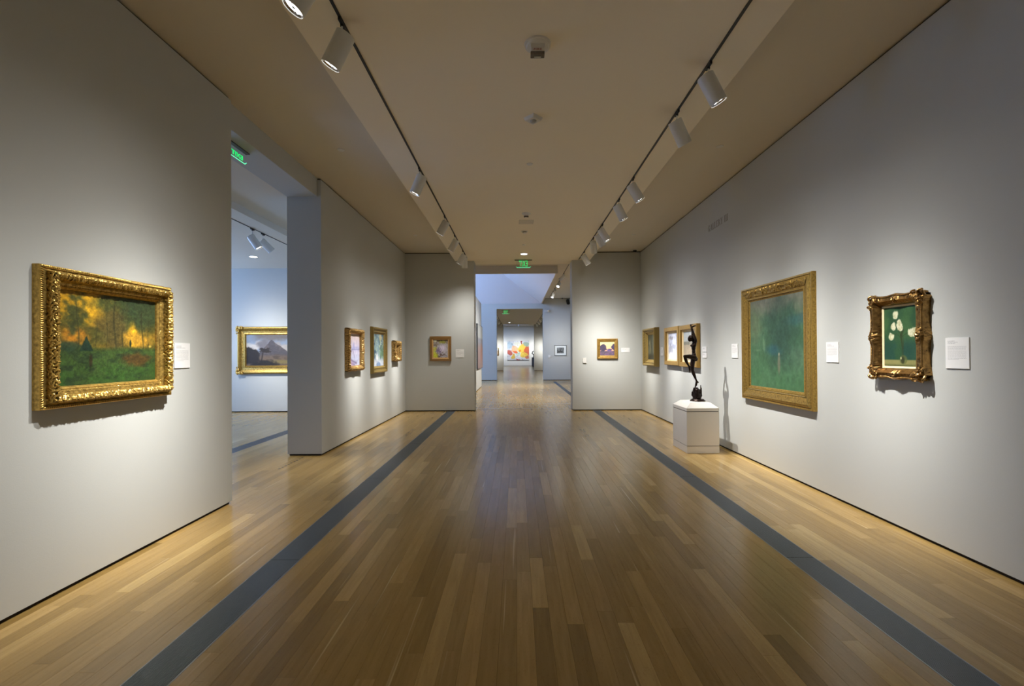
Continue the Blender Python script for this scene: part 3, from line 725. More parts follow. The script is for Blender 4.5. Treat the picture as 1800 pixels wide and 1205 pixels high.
def p_dusk(U, V, a):
    I = full(U, (84, 82, 32)); n = fbm(U*5, V*5, 3)
    I = mixc(I, full(U, (112, 92, 26)), ss(.35, .7, n))
    I = mixc(I, full(U, (206, 152, 26)), blob(U, V, .16, .95, .44, .30, .30, .5, 5))
    I = mixc(I, full(U, (236, 178, 36)), .9*blob(U, V, .31, .88, .15, .13, .35, .5, 6))
    I = mixc(I, full(U, (60, 74, 36)), .9*blob(U, V, .60, .88, .24, .20, .4, .6, 8)*ss(.3, .6, fbm(U*14, V*14, 9)+.25))
    I = mixc(I, full(U, (54, 72, 44)), .85*blob(U, V, .86, .86, .26, .24, .4, .4, 18))
    I = mixc(I, full(U, (92, 80, 40)), .8*blob(U, V, .52, .62, .17, .28, .4, .5, 10))
    I = mixc(I, full(U, (255, 190, 36)), blob(U, V, .735, .56, .055, .13, .45, .45, 11))
    I = mixc(I, full(U, (206, 152, 44)), .9*blob(U, V, .82, .50, .17, .09, .6, .7, 12))
    I = mixc(I, full(U, (208, 132, 28)), .9*blob(U, V, .14, .52, .13, .09, .6, .6, 13))
    I = mixc(I, full(U, (52, 66, 36)), .85*blob(U, V, .16, .72, .10, .20, .5, .9, 14, 16))
    for x, w_, y0, y1 in ((.17, .005, .42, .93), (.53, .008, .40, .98), (.84, .007, .40, .9), (.44, .003, .42, .8), (.62, .012, .42, .66), (.92, .004, .42, .8), (.35, .003, .42, .72)):
        xx = x+.012*np.sin(V*9+x*20)
        I = mixc(I, full(U, (50, 50, 26)), .75*np.exp(-((U-xx)/w_)**2)*ss(y0-.03, y0, V)*(1-ss(y1-.1, y1, V)))
    g = 1-ss(.36, .43, V+.03*(fbm(U*8, U*0, 20)-.5))
    I = mixc(I, full(U, (60, 84, 36)), g); I = mixc(I, full(U, (54, 88, 34)), g*ss(.32, .05, V)*ss(.25, .6, fbm(U*6, V*9, 21)))
    I = mixc(I, full(U, (92, 58, 26)), .75*blob(U, V, .76, .27, .16, .07, .6, .8, 22, 14))
    I = mixc(I, full(U, (34, 50, 30)), .6*g*ss(.5, .75, fbm(U*10, V*16, 23)))
    tri = np.clip((.53-V)/.15, 0, 1)*.058+.012*(fbm(U*30, V*30, 24)-.5); I = mixc(I, full(U, (28, 52, 38)), .95*ss(.006, -.006, np.abs(U-.25)-tri)*ss(.355, .375, V)*ss(.54, .52, V))
    I = mixc(I, full(U, (38, 62, 44)), .8*blob(U, V, .09, .42, .12, .05, .5, .5, 25, 18))
    I = mixc(I, full(U, (48, 44, 22)), blob(U, V, .29, .26, .016, .07, .3))
    I = mixc(I, full(U, (40, 52, 30)), blob(U, V, .70, .455, .012, .045, .3)); I = mixc(I, full(U, (196, 168, 70)), blob(U, V, .935, .425, .018, .014, .5))
    I = I*(1+.5*(fbm(U*34, V*34, 26, 4)-.5)+.35*(fbm(U*90, V*60, 27, 2)-.5))[..., None]
    return I+.05*brush(U, V, 2, 60)[..., None]
def p_green(U, V, a):
    I = full(U, (62, 106, 66)); n = fbm(U*3, V*3, 31)
    I = mixc(I, full(U, (82, 120, 84)), ss(.3, .8, n))
    I = mixc(I, full(U, (66, 122, 70)), ss(.45, 0, V)*.7)
    I = mixc(I, full(U, (116, 118, 96)), ss(.72, .98, V+.25*(fbm(U*6, V*3, 32)-.5)))
    I = mixc(I, full(U, (44, 80, 62)), .85*blob(U, V, .62, .58, .24, .30, .7, .6, 33, 5))
    I = mixc(I, full(U, (104, 118, 76)), .7*blob(U, V, .08, .74, .14, .22, .7, .6, 34, 6))
    I = mixc(I, full(U, (36, 90, 100)), .7*blob(U, V, .45, .42, .12, .05, .8, .6, 35, 8)+.55*blob(U, V, .9, .73, .16, .05, .8, .6, 36, 8))
    I = mixc(I, full(U, (150, 142, 118)), .35*ss(.6, .8, fbm(U*22, V*7, 37))*ss(.6, .9, V))
    I = mixc(I, full(U, (128, 118, 92)), .75*blob(U, V, .575, .27, .022, .10, .5)+.0); I = mixc(I, full(U, (170, 156, 120)), .8*blob(U, V, .577, .375, .010, .016, .5))
    I = mixc(I, full(U, (112, 150, 104)), .6*blob(U, V, .29, .47, .02, .08, .6, .8, 38, 20)+.5*blob(U, V, .16, .42, .04, .012, .6))
    I = I*(1+.3*(fbm(U*26, V*18, 28, 4)-.5))[..., None]
    return I+.07*brush(U, V, 39, 50)[..., None]
def p_flowers(U, V, a):
    I = full(U, (40, 78, 46)); I = mixc(I, full(U, (58, 96, 52)), ss(.35, .75, fbm(U*3, V*4, 41))); I = mixc(I, full(U, (26, 66, 58)), .7*ss(.55, .35, V)*ss(.3, .6, fbm(U*4, V*3, 42)))
    t = 1-ss(.10, .125, V); I = mixc(I, full(U, (140, 136, 78)), t); I = mixc(I, full(U, (60, 70, 34)), .7*t*ss(.06, 0, V))
    def stem(I, pts, w_=.008, c=(44, 54, 26)):
        for (x0, y0), (x1, y1) in zip(pts, pts[1:]):
            px_, py_ = U-x0, V-y0; dx, dy = x1-x0, y1-y0; tt = np.clip((px_*dx+py_*dy)/(dx*dx+dy*dy), 0, 1)
            I = mixc(I, full(U, c), .85*np.exp(-(((px_-tt*dx)**2+(py_-tt*dy)**2)/w_**2)))
        return I
    I = stem(I, [(.56, .12), (.56, .4), (.54, .56), (.44, .72), (.38, .86)]); I = stem(I, [(.58, .15), (.60, .42), (.56, .58), (.46, .66)]); I = stem(I, [(.55, .5), (.40, .66), (.30, .67)])
    I = stem(I, [(.57, .3), (.52, .52), (.60, .60)], .02); I = stem(I, [(.56, .5), (.7, .55), (.86, .56)], .006); I = stem(I, [(.55, .45), (.4, .55), (.26, .52)], .006)
    I = mixc(I, full(U, (96, 104, 52)), .75*blob(U, V, .59, .115, .115, .075, .15)); I = mixc(I, full(U, (42, 46, 20)), .8*blob(U, V, .57, .11, .055, .06, .3)); I = mixc(I, full(U, (210, 206, 150)), blob(U, V, .52, .14, .018, .02, .5)+.0)
    for k, (x, y, rx, ry) in enumerate(((.36, .87, .085, .07), (.30, .67, .075, .065), (.49, .69, .085, .09), (.23, .50, .085, .055), (.86, .56, .13, .07), (.52, .63, .06, .04), (.93, .60, .06, .04))):
        b = blob(U, V, x, y, rx, ry, .18, .5, 50+k, 16); I = mixc(I, full(U, (216, 214, 176)), b)
        I = mixc(I, full(U, (166, 160, 112)), b*.6*ss(.45, .7, fbm(U*26, V*26, 60+k)))
    return I+.05*brush(U, V, 43, 50)[..., None]
def p_storm(U, V, a):
    X = U/.57; n = fbm(X*5, V*5, 71)
    I = full(U, (150, 164, 182)); I = mixc(I, full(U, (120, 112, 108)), ss(.74, .92, V+.3*(n-.5))*ss(.05, .35, X)); I = mixc(I, full(U, (176, 162, 150)), .8*ss(.5, .7, fbm(X*4, V*6, 69))*ss(.5, .7, V)*ss(.5, .8, X))
    I = mixc(I, full(U, (226, 216, 204)), blob(X, V, .14, .60, .15, .13, .4, .7, 72, 7)); I = mixc(I, full(U, (206, 196, 186)), blob(X, V, .34, .68, .13, .12, .4, .7, 78, 7))
    I = mixc(I, full(U, (128, 122, 124)), blob(X, V, .44, .62, .17, .24, .35, .5, 73, 7)); I = mixc(I, full(U, (206, 192, 176)), .8*blob(X, V, .95, .55, .2, .14, .5, .6, 68, 7))
    pk = .88-1.5*np.abs(X-.58)*(1-.35*(X > .58))-.07*fbm(X*14, V*10, 74); m = ss(0, .03, pk-V); I = mixc(I, full(U, (84, 76, 78)), m*.92); I = mixc(I, full(U, (118, 106, 100)), .6*m*ss(.5, .7, fbm(X*10, V*7, 67)))
    I = mixc(I, full(U, (122, 100, 78)), ss(.42, .28, V+.05*n)*.95); I = mixc(I, full(U, (86, 70, 52)), .8*ss(.45, .65, fbm(X*7, V*12, 79))*ss(.4, .3, V))
    I = mixc(I, full(U, (146, 128, 70)), .85*blob(X, V, .85, .12, .32, .06, .6)); I = mixc(I, full(U, (46, 36, 24)), blob(X, V, .08, .30, .26, .28, .15, .35, 75, 9)); I = mixc(I, full(U, (42, 34, 22)), blob(X, V, .42, .05, .30, .11, .25, .5, 76, 10))
    I = mixc(I, full(U, (48, 36, 22)), blob(X, V, .44, .50, .12, .07, .25, .9, 77, 16)); return mixc(I, full(U, (44, 32, 20)), np.exp(-((X-.36-.12*(V-.2))/.014)**2)*ss(.1, .12, V)*ss(.54, .46, V))+.05*brush(U, V, 70, 40)[..., None]
def p_harbor(U, V, a):
    I = full(U, (190, 182, 206)); I = mixc(I, full(U, (226, 202, 196)), ss(.55, 1, V)*.9); I = mixc(I, full(U, (172, 182, 210)), ss(.5, .2, V)*.7)
    I = mixc(I, full(U, (146, 146, 192)), .8*ss(0, .12, (.82-2.1*np.abs(U-.48))-V)*ss(.48, .55, V)+.0); I = mixc(I, full(U, (150, 152, 196)), .7*blob(U, V, .5, .53, .6, .06, .5, .6, 81, 10))
    I = mixc(I, full(U, (100, 104, 150)), .7*np.exp(-((V-.51)/.008)**2)*ss(.25, .3, U))
    for x0, y0, x1, y1, w_ in ((.0, .24, .72, .07, .035), (.1, .2, .32, .48, .018), (.42, .5, .62, .12, .014), (.78, .16, .74, .08, .02), (0, .12, .55, .02, .04)):
        px_, py_ = U-x0, V-y0; dx, dy = x1-x0, y1-y0; tt = np.clip((px_*dx+py_*dy)/(dx*dx+dy*dy), 0, 1)
        I = mixc(I, full(U, (92, 78, 116)), .85*np.exp(-(((px_-tt*dx)**2+(py_-tt*dy)**2)/w_**2)))
    I = mixc(I, full(U, (196, 160, 190)), .7*blob(U, V, .05, .05, .4, .12, .6))
    return I+.16*brush(U, V, 80, 26, .6)[..., None]
def p_garden(U, V, a):
    n = fbm(U*7, V*7, 91); I = full(U, (120, 146, 152)); I = mixc(I, full(U, (64, 88, 112)), ss(.45, .65, n)*.9)
    I = mixc(I, full(U, (170, 186, 150)), .9*ss(.55, .75, fbm(U*9, V*8, 92))); I = mixc(I, full(U, (94, 130, 84)), .7*blob(U, V, .85, .38, .25, .2, .6, .8, 93))
    I = mixc(I, full(U, (196, 200, 214)), ss(.38, .1, V+.15*(n-.5))*.85); I = mixc(I, full(U, (226, 214, 218)), blob(U, V, .36, .30, .07, .12, .4, .5, 94)); I = mixc(I, full(U, (112, 134, 168)), blob(U, V, .5, .03, .20, .11, .2))
    I = mixc(I, full(U, (204, 190, 140)), .8*blob(U, V, .7, .92, .12, .1, .6, .7, 95)); I = mixc(I, full(U, (232, 232, 222)), ss(.68, .8, fbm(U*18, V*16, 96))*.8)
    return I+.18*brush(U, V, 90, 24)[..., None]
def p_amber(U, V, a):
    I = full(U, (190, 118, 64)); I = mixc(I, full(U, (224, 176, 128)), blob(U, V, .4, .7, .3, .3, .6, .7, 101)); return mixc(I, full(U, (110, 60, 30)), ss(.5, .7, fbm(U*8, V*8, 102)))
def p_stream(U, V, a):
    I = full(U, (128, 124, 128)); n = fbm(U*6, V*9, 111)
    I = mixc(I, full(U, (74, 62, 44)), ss(.8, .95, V+.3*(n-.5))); I = mixc(I, full(U, (150, 150, 130)), blob(U, V, .12, .92, .12, .05, .5)); I = mixc(I, full(U, (108, 108, 46)), .9*blob(U, V, .62, .86, .2, .07, .5, .7, 112))
    I = mixc(I, full(U, (92, 82, 70)), .8*blob(U, V, .15, .72, .3, .08, .4, .7, 113)); I = mixc(I, full(U, (142, 138, 66)), blob(U, V, .06, .45, .2, .16, .4, .6, 114)); I = mixc(I, full(U, (148, 150, 48)), blob(U, V, .12, .12, .24, .2, .3, .5, 115))
    I = mixc(I, full(U, (166, 158, 172)), .9*blob(U, V, .6, .5, .22, .18, .6, .6, 116)); I = mixc(I, full(U, (92, 78, 106)), .85*blob(U, V, .36, .38, .16, .14, .6, .9, 117, 14)); I = mixc(I, full(U, (70, 54, 50)), .8*ss(.5, .68, fbm(U*8, V*14, 118))*ss(.4, .2, V)*ss(.2, .4, U))
    return I+.16*brush(U, V, 110, 22)[..., None]
def p_sunset(U, V, a):
    I = mixc(full(U, (232, 176, 130)), full(U, (226, 214, 148)), ss(.45, .95, V)); g = 1-ss(.34, .38, V+.03*fbm(U*9, V*0, 121)); I = mixc(I, full(U, (96, 82, 96)), g)
    I = mixc(I, full(U, (112, 86, 118)), g*ss(.45, .65, fbm(U*8, V*16, 122))); I = mixc(I, full(U, (72, 64, 84)), blob(U, V, .22, .56, .24, .26, .12, .35, 123, 9)); I = mixc(I, full(U, (84, 70, 110)), blob(U, V, .66, .42, .22, .08, .2, .5, 124, 9))
    I = mixc(I, full(U, (72, 64, 90)), blob(U, V, .95, .62, .14, .26, .15, .5, 125, 9)); return mixc(I, full(U, (104, 90, 168)), .8*blob(U, V, .6, .35, .12, .03, .6))+.08*brush(U, V, 120, 24)[..., None]
def p_birch(U, V, a):
    I = full(U, (66, 70, 46)); I = mixc(I, full(U, (120, 120, 84)), ss(.5, .7, fbm(U*9, V*3, 131))); I = mixc(I, full(U, (150, 150, 120)), .7*np.exp(-((U-.6)/.05)**2)); return mixc(I, full(U, (40, 42, 28)), ss(.35, .1, V)*.7)
def p_snow(U, V, a):
    n = fbm(U*6, V*6, 141); I = mixc(full(U, (200, 204, 220)), full(U, (160, 166, 190)), ss(.4, .7, n)); I = mixc(I, full(U, (236, 234, 232)), ss(.55, .1, V+.3*(n-.5)))
    I = mixc(I, full(U, (140, 144, 162)), .7*blob(U, V, .25, .4, .2, .16, .4, .8, 142)); I = mixc(I, full(U, (136, 134, 146)), .8*blob(U, V, .3, .82, .25, .06, .4, .6, 143)); return I+.14*brush(U, V, 140, 20)[..., None]
def p_hill(U, V, a):
    I = mixc(full(U, (168, 150, 122)), full(U, (176, 184, 186)), ss(.55, .7, V)); I = mixc(I, full(U, (120, 120, 104)), .9*blob(U, V, .2, .6, .3, .06, .4, .6, 151)); I = mixc(I, full(U, (190, 168, 136)), .8*blob(U, V, .5, .3, .4, .15, .6, .7, 152)); return I+.12*brush(U, V, 150, 20)[..., None]
def p_abstract(U, V, a):
    I = full(U, (222, 226, 232)); w1 = U+.22*(fbm(U*4, V*4, 161)-.5); w2 = V+.22*(fbm(U*4, V*4, 162)-.5)
    for x, y, rx, ry, c in ((.15, .75, .16, .18, (176, 200, 216)), (.36, .55, .14, .16, (246, 186, 140)), (.12, .4, .12, .12, (196, 92, 76)), (.70, .62, .22, .24, (250, 196, 60)), (.90, .5, .12, .26, (206, 92, 56)), (.50, .38, .1, .12, (190, 216, 198)),
                            (.78, .3, .14, .14, (240, 206, 76)), (.28, .2, .09, .14, (226, 188, 70)), (.85, .85, .14, .12, (150, 176, 158)), (.62, .95, .03, .12, (150, 50, 40)), (.38, .42, .09, .06, (222, 96, 48)), (.6, .5, .07, .05, (226, 120, 40)), (.9, .15, .1, .08, (214, 120, 84)), (.48, .08, .08, .025, (190, 50, 50)), (.45, .85, .14, .1, (214, 216, 200))):
        I = mixc(I, full(U, c), .92*blob(w1, w2, x, y, rx, ry, .22))
    ed = np.abs(fbm(U*5, V*5, 163)-.5); return mixc(I, full(U, (74, 64, 60)), .55*(1-ss(.0, .02, ed)))
def p_big(U, V, a):
    I = mixc(full(U, (176, 140, 132)), full(U, (150, 150, 160)), ss(.45, .6, V)); I = mixc(I, full(U, (196, 198, 190)), ss(.68, .72, V)); return mixc(I, full(U, (196, 122, 96)), .7*blob(U, V, .7, .35, .2, .2, .6, .7, 171))
def p_print(U, V, a):
    n = fbm(U*12, V*12, 181); I = mixc(full(U, (96, 102, 100)), full(U, (176, 184, 180)), ss(.35, .7, n)); return mixc(I, full(U, (60, 64, 64)), .8*blob(U, V, .5, .3, .45, .12, .4, .6, 182))

def ridged(x, y, s, o=3):
    t = 0; a = 1; n = 0
    for i in range(o):
        t = t+a*(1-np.abs(2*vn(x*2**i, y*2**i, s+31*i)-1)); n += a; a *= .5
    return t/n
# relief functions return (height change, inward shift)
def leaves(A, S, width, s, cell=0.030):
    """overlapping curled acanthus lobes: each cell carries a tilted, ribbed leaf with a raised tip"""
    out = np.full(A.shape, -1.0)
    for layer, (ox, oy) in enumerate(((0, 0), (0.5, 0.5), (0.25, 0.8))):
        u = A/cell+ox; v = S/(width*0.62)+oy+0.15*np.sin(2*np.pi*A/0.13+layer)
        iu = np.floor(u); iv = np.floor(v); fu = u-iu-.5; fv = v-iv-.5
        r1 = _h(iu, iv, s+layer); r2 = _h(iu, iv, s+layer+50); th = (r1-.5)*2.4
        x = fu*np.cos(th)+fv*np.sin(th); y = -fu*np.sin(th)+fv*np.cos(th)
        body = 1-(x/0.34)**2-(y/0.60)**2
        rib = 0.22*np.cos(x*26)*(body > 0); curl = 0.5*np.clip(y+.2, 0, 1)
        h = np.where(body > 0, np.sqrt(np.clip(body, 0, 1))*(.75+.35*r2)+rib*.6+curl, -0.35)
        out = np.maximum(out, h)
    return out
def relief_salon(A, D, H, Lr, k):
    dh = np.zeros_like(A); dd = np.zeros_like(A); s = 200+k
    bead = np.exp(-((D-0.011)/0.005)**2)*(H > 0.04); dh += 0.0045*bead*np.cos(2*np.pi*A/0.0125)
    lf = np.exp(-((D-0.058)/0.0215)**6)
    S = (D-0.036)+(H-0.045)*0.9                    # distance across the swelling
    wx = A+0.010*(vn(A*60, S*60, s+1)-.5); wy = S+0.010*(vn(A*60, S*60, s+2)-.5)
    lv = leaves(wx, wy, 0.045, s)
    dh += lf*0.0115*(lv-.45); side = np.where(D > 0.058, 1.0, -1.0)
    dd += lf*side*0.0085*(lv-.5)
    sm = np.exp(-((D-0.101)/0.006)**2); dh += sm*0.005*(leaves(A, D, 0.014, s+9, 0.011)-.3)
    return dh, dd
def relief_scale(A, D, H, Lr, k):
    s = 300+k; dh = np.zeros_like(A); band = ss(0.03, 0.045, D)*(1-ss(0.120, 0.130, D))
    row = np.floor((D-0.03)/0.012); ph = A/0.016+0.5*(row % 2)
    dh += band*(0.0045*np.abs(np.sin(np.pi*ph))*np.abs(np.sin(np.pi*(D-0.03)/0.012)))
    sw = np.sin(2*np.pi*A/0.30)
    if k == 2: dh = 0.35*dh+band*0.007*ss(.55, .8, ridged(A*14+sw*1.2, D*22, s))+band*0.004*np.exp(-((D-0.075-0.022*sw)/0.006)**2)
    inn = np.exp(-((D-0.150)/0.005)**2); dh += inn*0.0022*np.cos(2*np.pi*A/0.012)
    return dh, np.zeros_like(A)
def relief_rococo(corner=0.13, amp=1.0, seed=400, cut=0.0, base=0.0):
    def f(A, D, H, Lr, k):
        s = seed+k; e = np.minimum(A, Lr-A); c = np.exp(-(e/corner)**2); mid = np.exp(-((A-Lr/2)/(corner*.5))**2)
        w_ = np.clip(base+c+0.9*mid, 0, 1); S = D+(H-.05)*.5
        lv = leaves(A+.008*vn(A*50, S*50, s), S+.008*vn(A*50, S*50, s+4), 0.07, s, 0.034)
        out = (1-ss(0.0, 0.055, D))
        dd = -out*amp*(0.016*w_*(0.5+0.5*np.clip(lv, 0, 1.4))-0.005)+cut*out*(1-ss(0.012, 0.045, e))*.03
        top = ss(0.004, 0.014, D)*(1-ss(0.070, 0.080, D))*(H > 0.01)
        dh = amp*top*w_*(0.014*(lv-.35)+0.006)
        bead = np.exp(-((D-0.014)/0.004)**2)+np.exp(-((D-0.076)/0.004)**2); dh += bead*(1-w_*.8)*0.003*np.cos(2*np.pi*A/0.012)*(H > 0.01)
        return dh, dd
    return f
def relief_fine(period=0.02, amp=0.003, d0=0.02, d1=0.05, seed=500):
    def f(A, D, H, Lr, k):
        band = ss(d0, d0+0.008, D)*(1-ss(d1-0.008, d1, D))
        return band*amp*(np.cos(2*np.pi*A/period)*.5+ridged(A*60, D*60, seed+k)-.6), np.zeros_like(A)
    return f

def painting(side, u, v, W, H, label, cat='painting', wallx=None, group=None):
    loc, rz = wall_pose(side, u, v, wallx)
    return thing('framed_painting', loc, label, cat, rz, group)

# left wall, near: dusk woodland
t = painting('L', 3.0435, 1.525, 0, 0, 'large dusk woodland landscape in heavy carved gold frame, nearest on the left wall')
W, H = 0.977, 0.83
rails(t, W, H, [(0.0, 0.044), (0.005, 0.048), (0.017, 0.048), (0.020, 0.041), (0.036, 0.047), (0.039, 0.076), (0.055, 0.092), (0.076, 0.078), (0.081, 0.050), (0.092, 0.044), (0.108, 0.036), (0.112, 0.038), (0.123, 0.030), (0.127, 0.018)], G_bright, relief_salon, 0.0032, 0.0030)
canvas(t, W-0.252, H-0.252, 0.018, p_dusk, 240, 190, mute=0.04, gain=0.86)
# left wall, far
t = painting('L', 7.57, 1.485, 0, 0, 'lilac harbour scene in ornate gold frame, first of the three beyond the opening')
rails(t, .70, .68, [(0.0, 0.045), (0.012, 0.062), (0.03, 0.075), (0.055, 0.06), (0.07, 0.04), (0.08, 0.02)], G_copper, relief_rococo(0.10, 1.1, 410, 0, .65), 0.005, 0.005)
canvas(t, .545, .525, 0.018, p_harbor, 60, 60, mute=.1, gain=1.0)
t = painting('L', 8.93, 1.487, 0, 0, 'blue-green garden scene in plain wide moulded gold frame, middle of the three beyond the opening')
rails(t, .93, .88, [(0.0, 0.035), (0.008, 0.062), (0.03, 0.064), (0.05, 0.048), (0.075, 0.040), (0.095, 0.044), (0.11, 0.03), (0.13, 0.016)], G_olive)
canvas(t, .675, .625, 0.014, p_garden, 70, 70, mute=.1, gain=1.0)
t = painting('L', 10.17, 1.472, 0, 0, 'small amber picture in dark gnarled gold frame, last on the left wall by the corner')
rails(t, .50, .435, [(0.0, 0.05), (0.012, 0.075), (0.04, 0.088), (0.07, 0.07), (0.10, 0.05), (0.13, 0.02)], G_copper, relief_rococo(0.09, 1.3, 420, 0, .6), 0.006, 0.006)
canvas(t, .245, .18, 0.018, p_amber, 24, 24)
# back wall
t = painting('B', -1.865, 1.530, 0, 0, 'rocky stream landscape in flat brown frame, on the back wall left of the portal')
rails(t, .52, .602, [(0.0, 0.040), (0.004, 0.045), (0.048, 0.045), (0.052, 0.036), (0.054, 0.025)], M_wood)
liner(t, .415, .497, .030, 0.030, 0.020, M_linerdk)
canvas(t, .36, .44, 0.016, p_stream, 80, 90, mute=0, gain=1.35)
t = painting('B', 2.207, 1.506, 0, 0, 'small sunset landscape in wide gold frame, on the back wall right of the portal')
rails(t, .502, .488, [(0.0, 0.045), (0.012, 0.052), (0.022, 0.050), (0.034, 0.038), (0.060, 0.034), (0.072, 0.026), (0.078, 0.016)], G_satin)
canvas(t, .352, .338, 0.014, p_sunset, 70, 66, mute=0.05, gain=1.05)
# right wall
t = painting('R', 10.18, 1.525, 0, 0, 'woodland picture in a very deep stepped gold frame, leftmost on the right wall')
rails(t, .92, .845, [(0.0, 0.02), (0.004, 0.10), (0.03, 0.115), (0.05, 0.10), (0.065, 0.070), (0.085, 0.075), (0.10, 0.045), (0.145, 0.018)], G_olive)
canvas(t, .635, .56, 0.015, p_birch, 40, 40)
t = painting('R', 8.80, 1.53, 0, 0, 'snowy hillside in gold frame, further of the touching pair by the bronze dancer')
rails(t, .80, .735, [(0.0, 0.062), (0.006, 0.068), (0.075, 0.066), (0.080, 0.050), (0.085, 0.035)], G_satin)
liner(t, .635, .57, .035, 0.036, 0.022, M_cream)
canvas(t, .57, .505, 0.018, p_snow, 60, 56, mute=.1, gain=1.08)
t = painting('R', 7.96, 1.522, 0, 0, 'pale hill landscape in gold frame, nearer of the touching pair behind the bronze dancer')
rails(t, .82, .737, [(0.0, 0.062), (0.006, 0.068), (0.075, 0.066), (0.080, 0.050), (0.085, 0.035)], G_satin)
liner(t, .655, .572, .035, 0.036, 0.022, M_cream)
canvas(t, .59, .507, 0.018, p_hill, 60, 56, gain=1.0)
t = painting('R', 5.345, 1.518, 0, 0, 'large misty green picture in broad patterned gold frame, biggest on the right wall')
W, H = 1.45, 1.425
rails(t, W, H, [(0.0, 0.044), (0.004, 0.050), (0.020, 0.050), (0.024, 0.042), (0.030, 0.052), (0.060, 0.058), (0.110, 0.042), (0.128, 0.034), (0.132, 0.040), (0.146, 0.036), (0.154, 0.038), (0.158, 0.028), (0.178, 0.018)], G_aged, relief_scale, 0.005, 0.0042)
canvas(t, W-.353, H-.353, 0.017, p_green, 160, 160, mute=0.22, gain=0.88)
t = painting('R', 3.597, 1.530, 0, 0, 'white flowers on green in dark pierced rococo frame, nearest on the right wall')
W, H = .50, .665
rails(t, W, H, [(0.0, 0.060), (0.004, 0.066), (0.012, 0.068), (0.018, 0.062), (0.045, 0.072), (0.066, 0.050), (0.076, 0.038), (0.084, 0.024)], G_dark, relief_rococo(0.10, 1.0, 430, 1.0), 0.0036, 0.0034)
liner(t, W-.166, H-.166, .014, 0.026, 0.020, M_cream)
canvas(t, W-.19, H-.19, 0.018, p_flowers, 120, 160, mute=.08, gain=.9)
def scroll(cx, cz, sx, sz):
    """pierced C-scroll with leaf tips standing proud of the frame corner"""
    bm = bmesh.new(); n = 34; R = 0.024
    def ring(ox, oz, R, a0, a1, r0, r1, yy):
        pts = [(Vector((cx+sx*(ox+R*math.cos(a)), -yy-0.008*math.sin(3*a), cz+sz*(oz+R*1.3*math.sin(a)))), r0+(r1-r0)*i/n) for i, a in enumerate(np.linspace(a0, a1, n+1))]
        for (a, ra), (b, rb) in zip(pts, pts[1:]): bm_tube(bm, a, b, ra, rb, 10)
    ring(.004, .004, R, -1.2, 4.9, .0085, .0075, .062)
    ring(-.045, .012, .016, 1.0, 6.2, .007, .004, .072); ring(.010, -.062, .014, -.5, 4.6, .007, .004, .072)
    for i in range(22):
        rr = random.Random(i); a = math.pi+rr.uniform(0.0, 1.57); q = rr.uniform(.034, .075)
        p = Vector((cx+sx*(q*math.cos(a)*(1 if i % 2 else .4)), -0.070-rr.uniform(0, .012), cz+sz*(q*math.sin(a)*(.4 if i % 2 else 1))))
        bm_ell(bm, p, (rr.uniform(.006, .012), rr.uniform(.004, .009), rr.uniform(.008, .018)), Matrix.Rotation(a, 3, 'Y'), 8, 6)
    return bm_obj('corner_scroll', bm, t, G_dark, smooth=True, angle=60)
for sx in (-1, 1):
    for sz in (-1, 1): scroll(sx*(W/2-0.020), sz*(H/2-0.024), sx, sz)
# side gallery
t = painting('B', -5.72, 1.518, 0, 0, 'storm clouds over a mountain in wide gold frame, in the blue-lit side gallery', wallx=YLG)
W, H = 2.24, 1.15
rails(t, W, H, [(0.0, 0.05), (0.01, 0.075), (0.03, 0.085), (0.06, 0.075), (0.10, 0.05), (0.15, 0.045), (0.175, 0.05), (0.20, 0.02)], G_aged, relief_fine(0.03, 0.006, 0.02, 0.19, 510), 0.012, 0.008)
canvas(t, W-.395, H-.395-.0, 0.018, p_storm, 220, 110, mute=.05, gain=.8)
for sx in (-1, 1):
    for sz in (-1, 1):
        bm = bmesh.new()
        for i in range(46):
            rr = random.Random(i+90); a = rr.uniform(0, 1.57); q = rr.uniform(.0, .20)
            p = Vector((sx*(W/2-.02-q*math.cos(a)*(.9 if math.cos(a) > .7 else .5)+.02), -0.085-rr.uniform(0, .02), sz*(H/2-.02-q*math.sin(a)*(.9 if math.sin(a) > .7 else .5)+.02)))
            bm_ell(bm, p, (rr.uniform(.012, .03), rr.uniform(.01, .02), rr.uniform(.012, .03)), Matrix.Rotation(a*2, 3, 'Y'), 8, 6)
        bm_obj('corner_leafwork', bm, t, G_aged, smooth=True, angle=60)
# second gallery
t = painting('L', 18.0, 1.66, 0, 0, 'large pale unframed canvas on the second gallery partition, seen edge on', wallx=-1.5)
box('stretcher', -1.22, 1.22, -0.055, -0.001, -.85, .85, M_blackframe, t)
canvas(t, 2.40, 1.66, 0.057, p_big, 40, 60)
t = painting('B', 2.235, 1.526, 0, 0, 'small grey print in white mount and thin dark frame, in the second gallery', wallx=Y2)
rails(t, .62, .535, [(0.0, 0.03), (0.02, 0.03), (0.022, 0.012)], M_blackframe, name='frame_rail')
box('mount', -.29, .29, -0.016, -0.001, -.248, .248, M_mat, t)
canvas(t, .36, .29, 0.018, p_print, 40, 30)
# third and fourth gallery
t = painting('B', -1.62, 1.53, 0, 0, 'tiny bright picture at the left edge of the second portal, deep in the third gallery', wallx=Y3)
rails(t, .4, .62, [(0.0, 0.03), (0.03, 0.04), (0.05, 0.02)], G_dark); canvas(t, .32, .54, 0.018, p_hill, 16, 20)
t = painting('B', 0.14, 1.657, 0, 0, 'big bright orange yellow and white abstract canvas on the far end wall', wallx=YE)
box('stretcher', -1.158, 1.158, -0.075, -0.001, -1.03, 1.03, M_blackframe, t)
canvas(t, 2.30, 2.04, 0.077, p_abstract, 100, 90, mute=0, gain=.78)

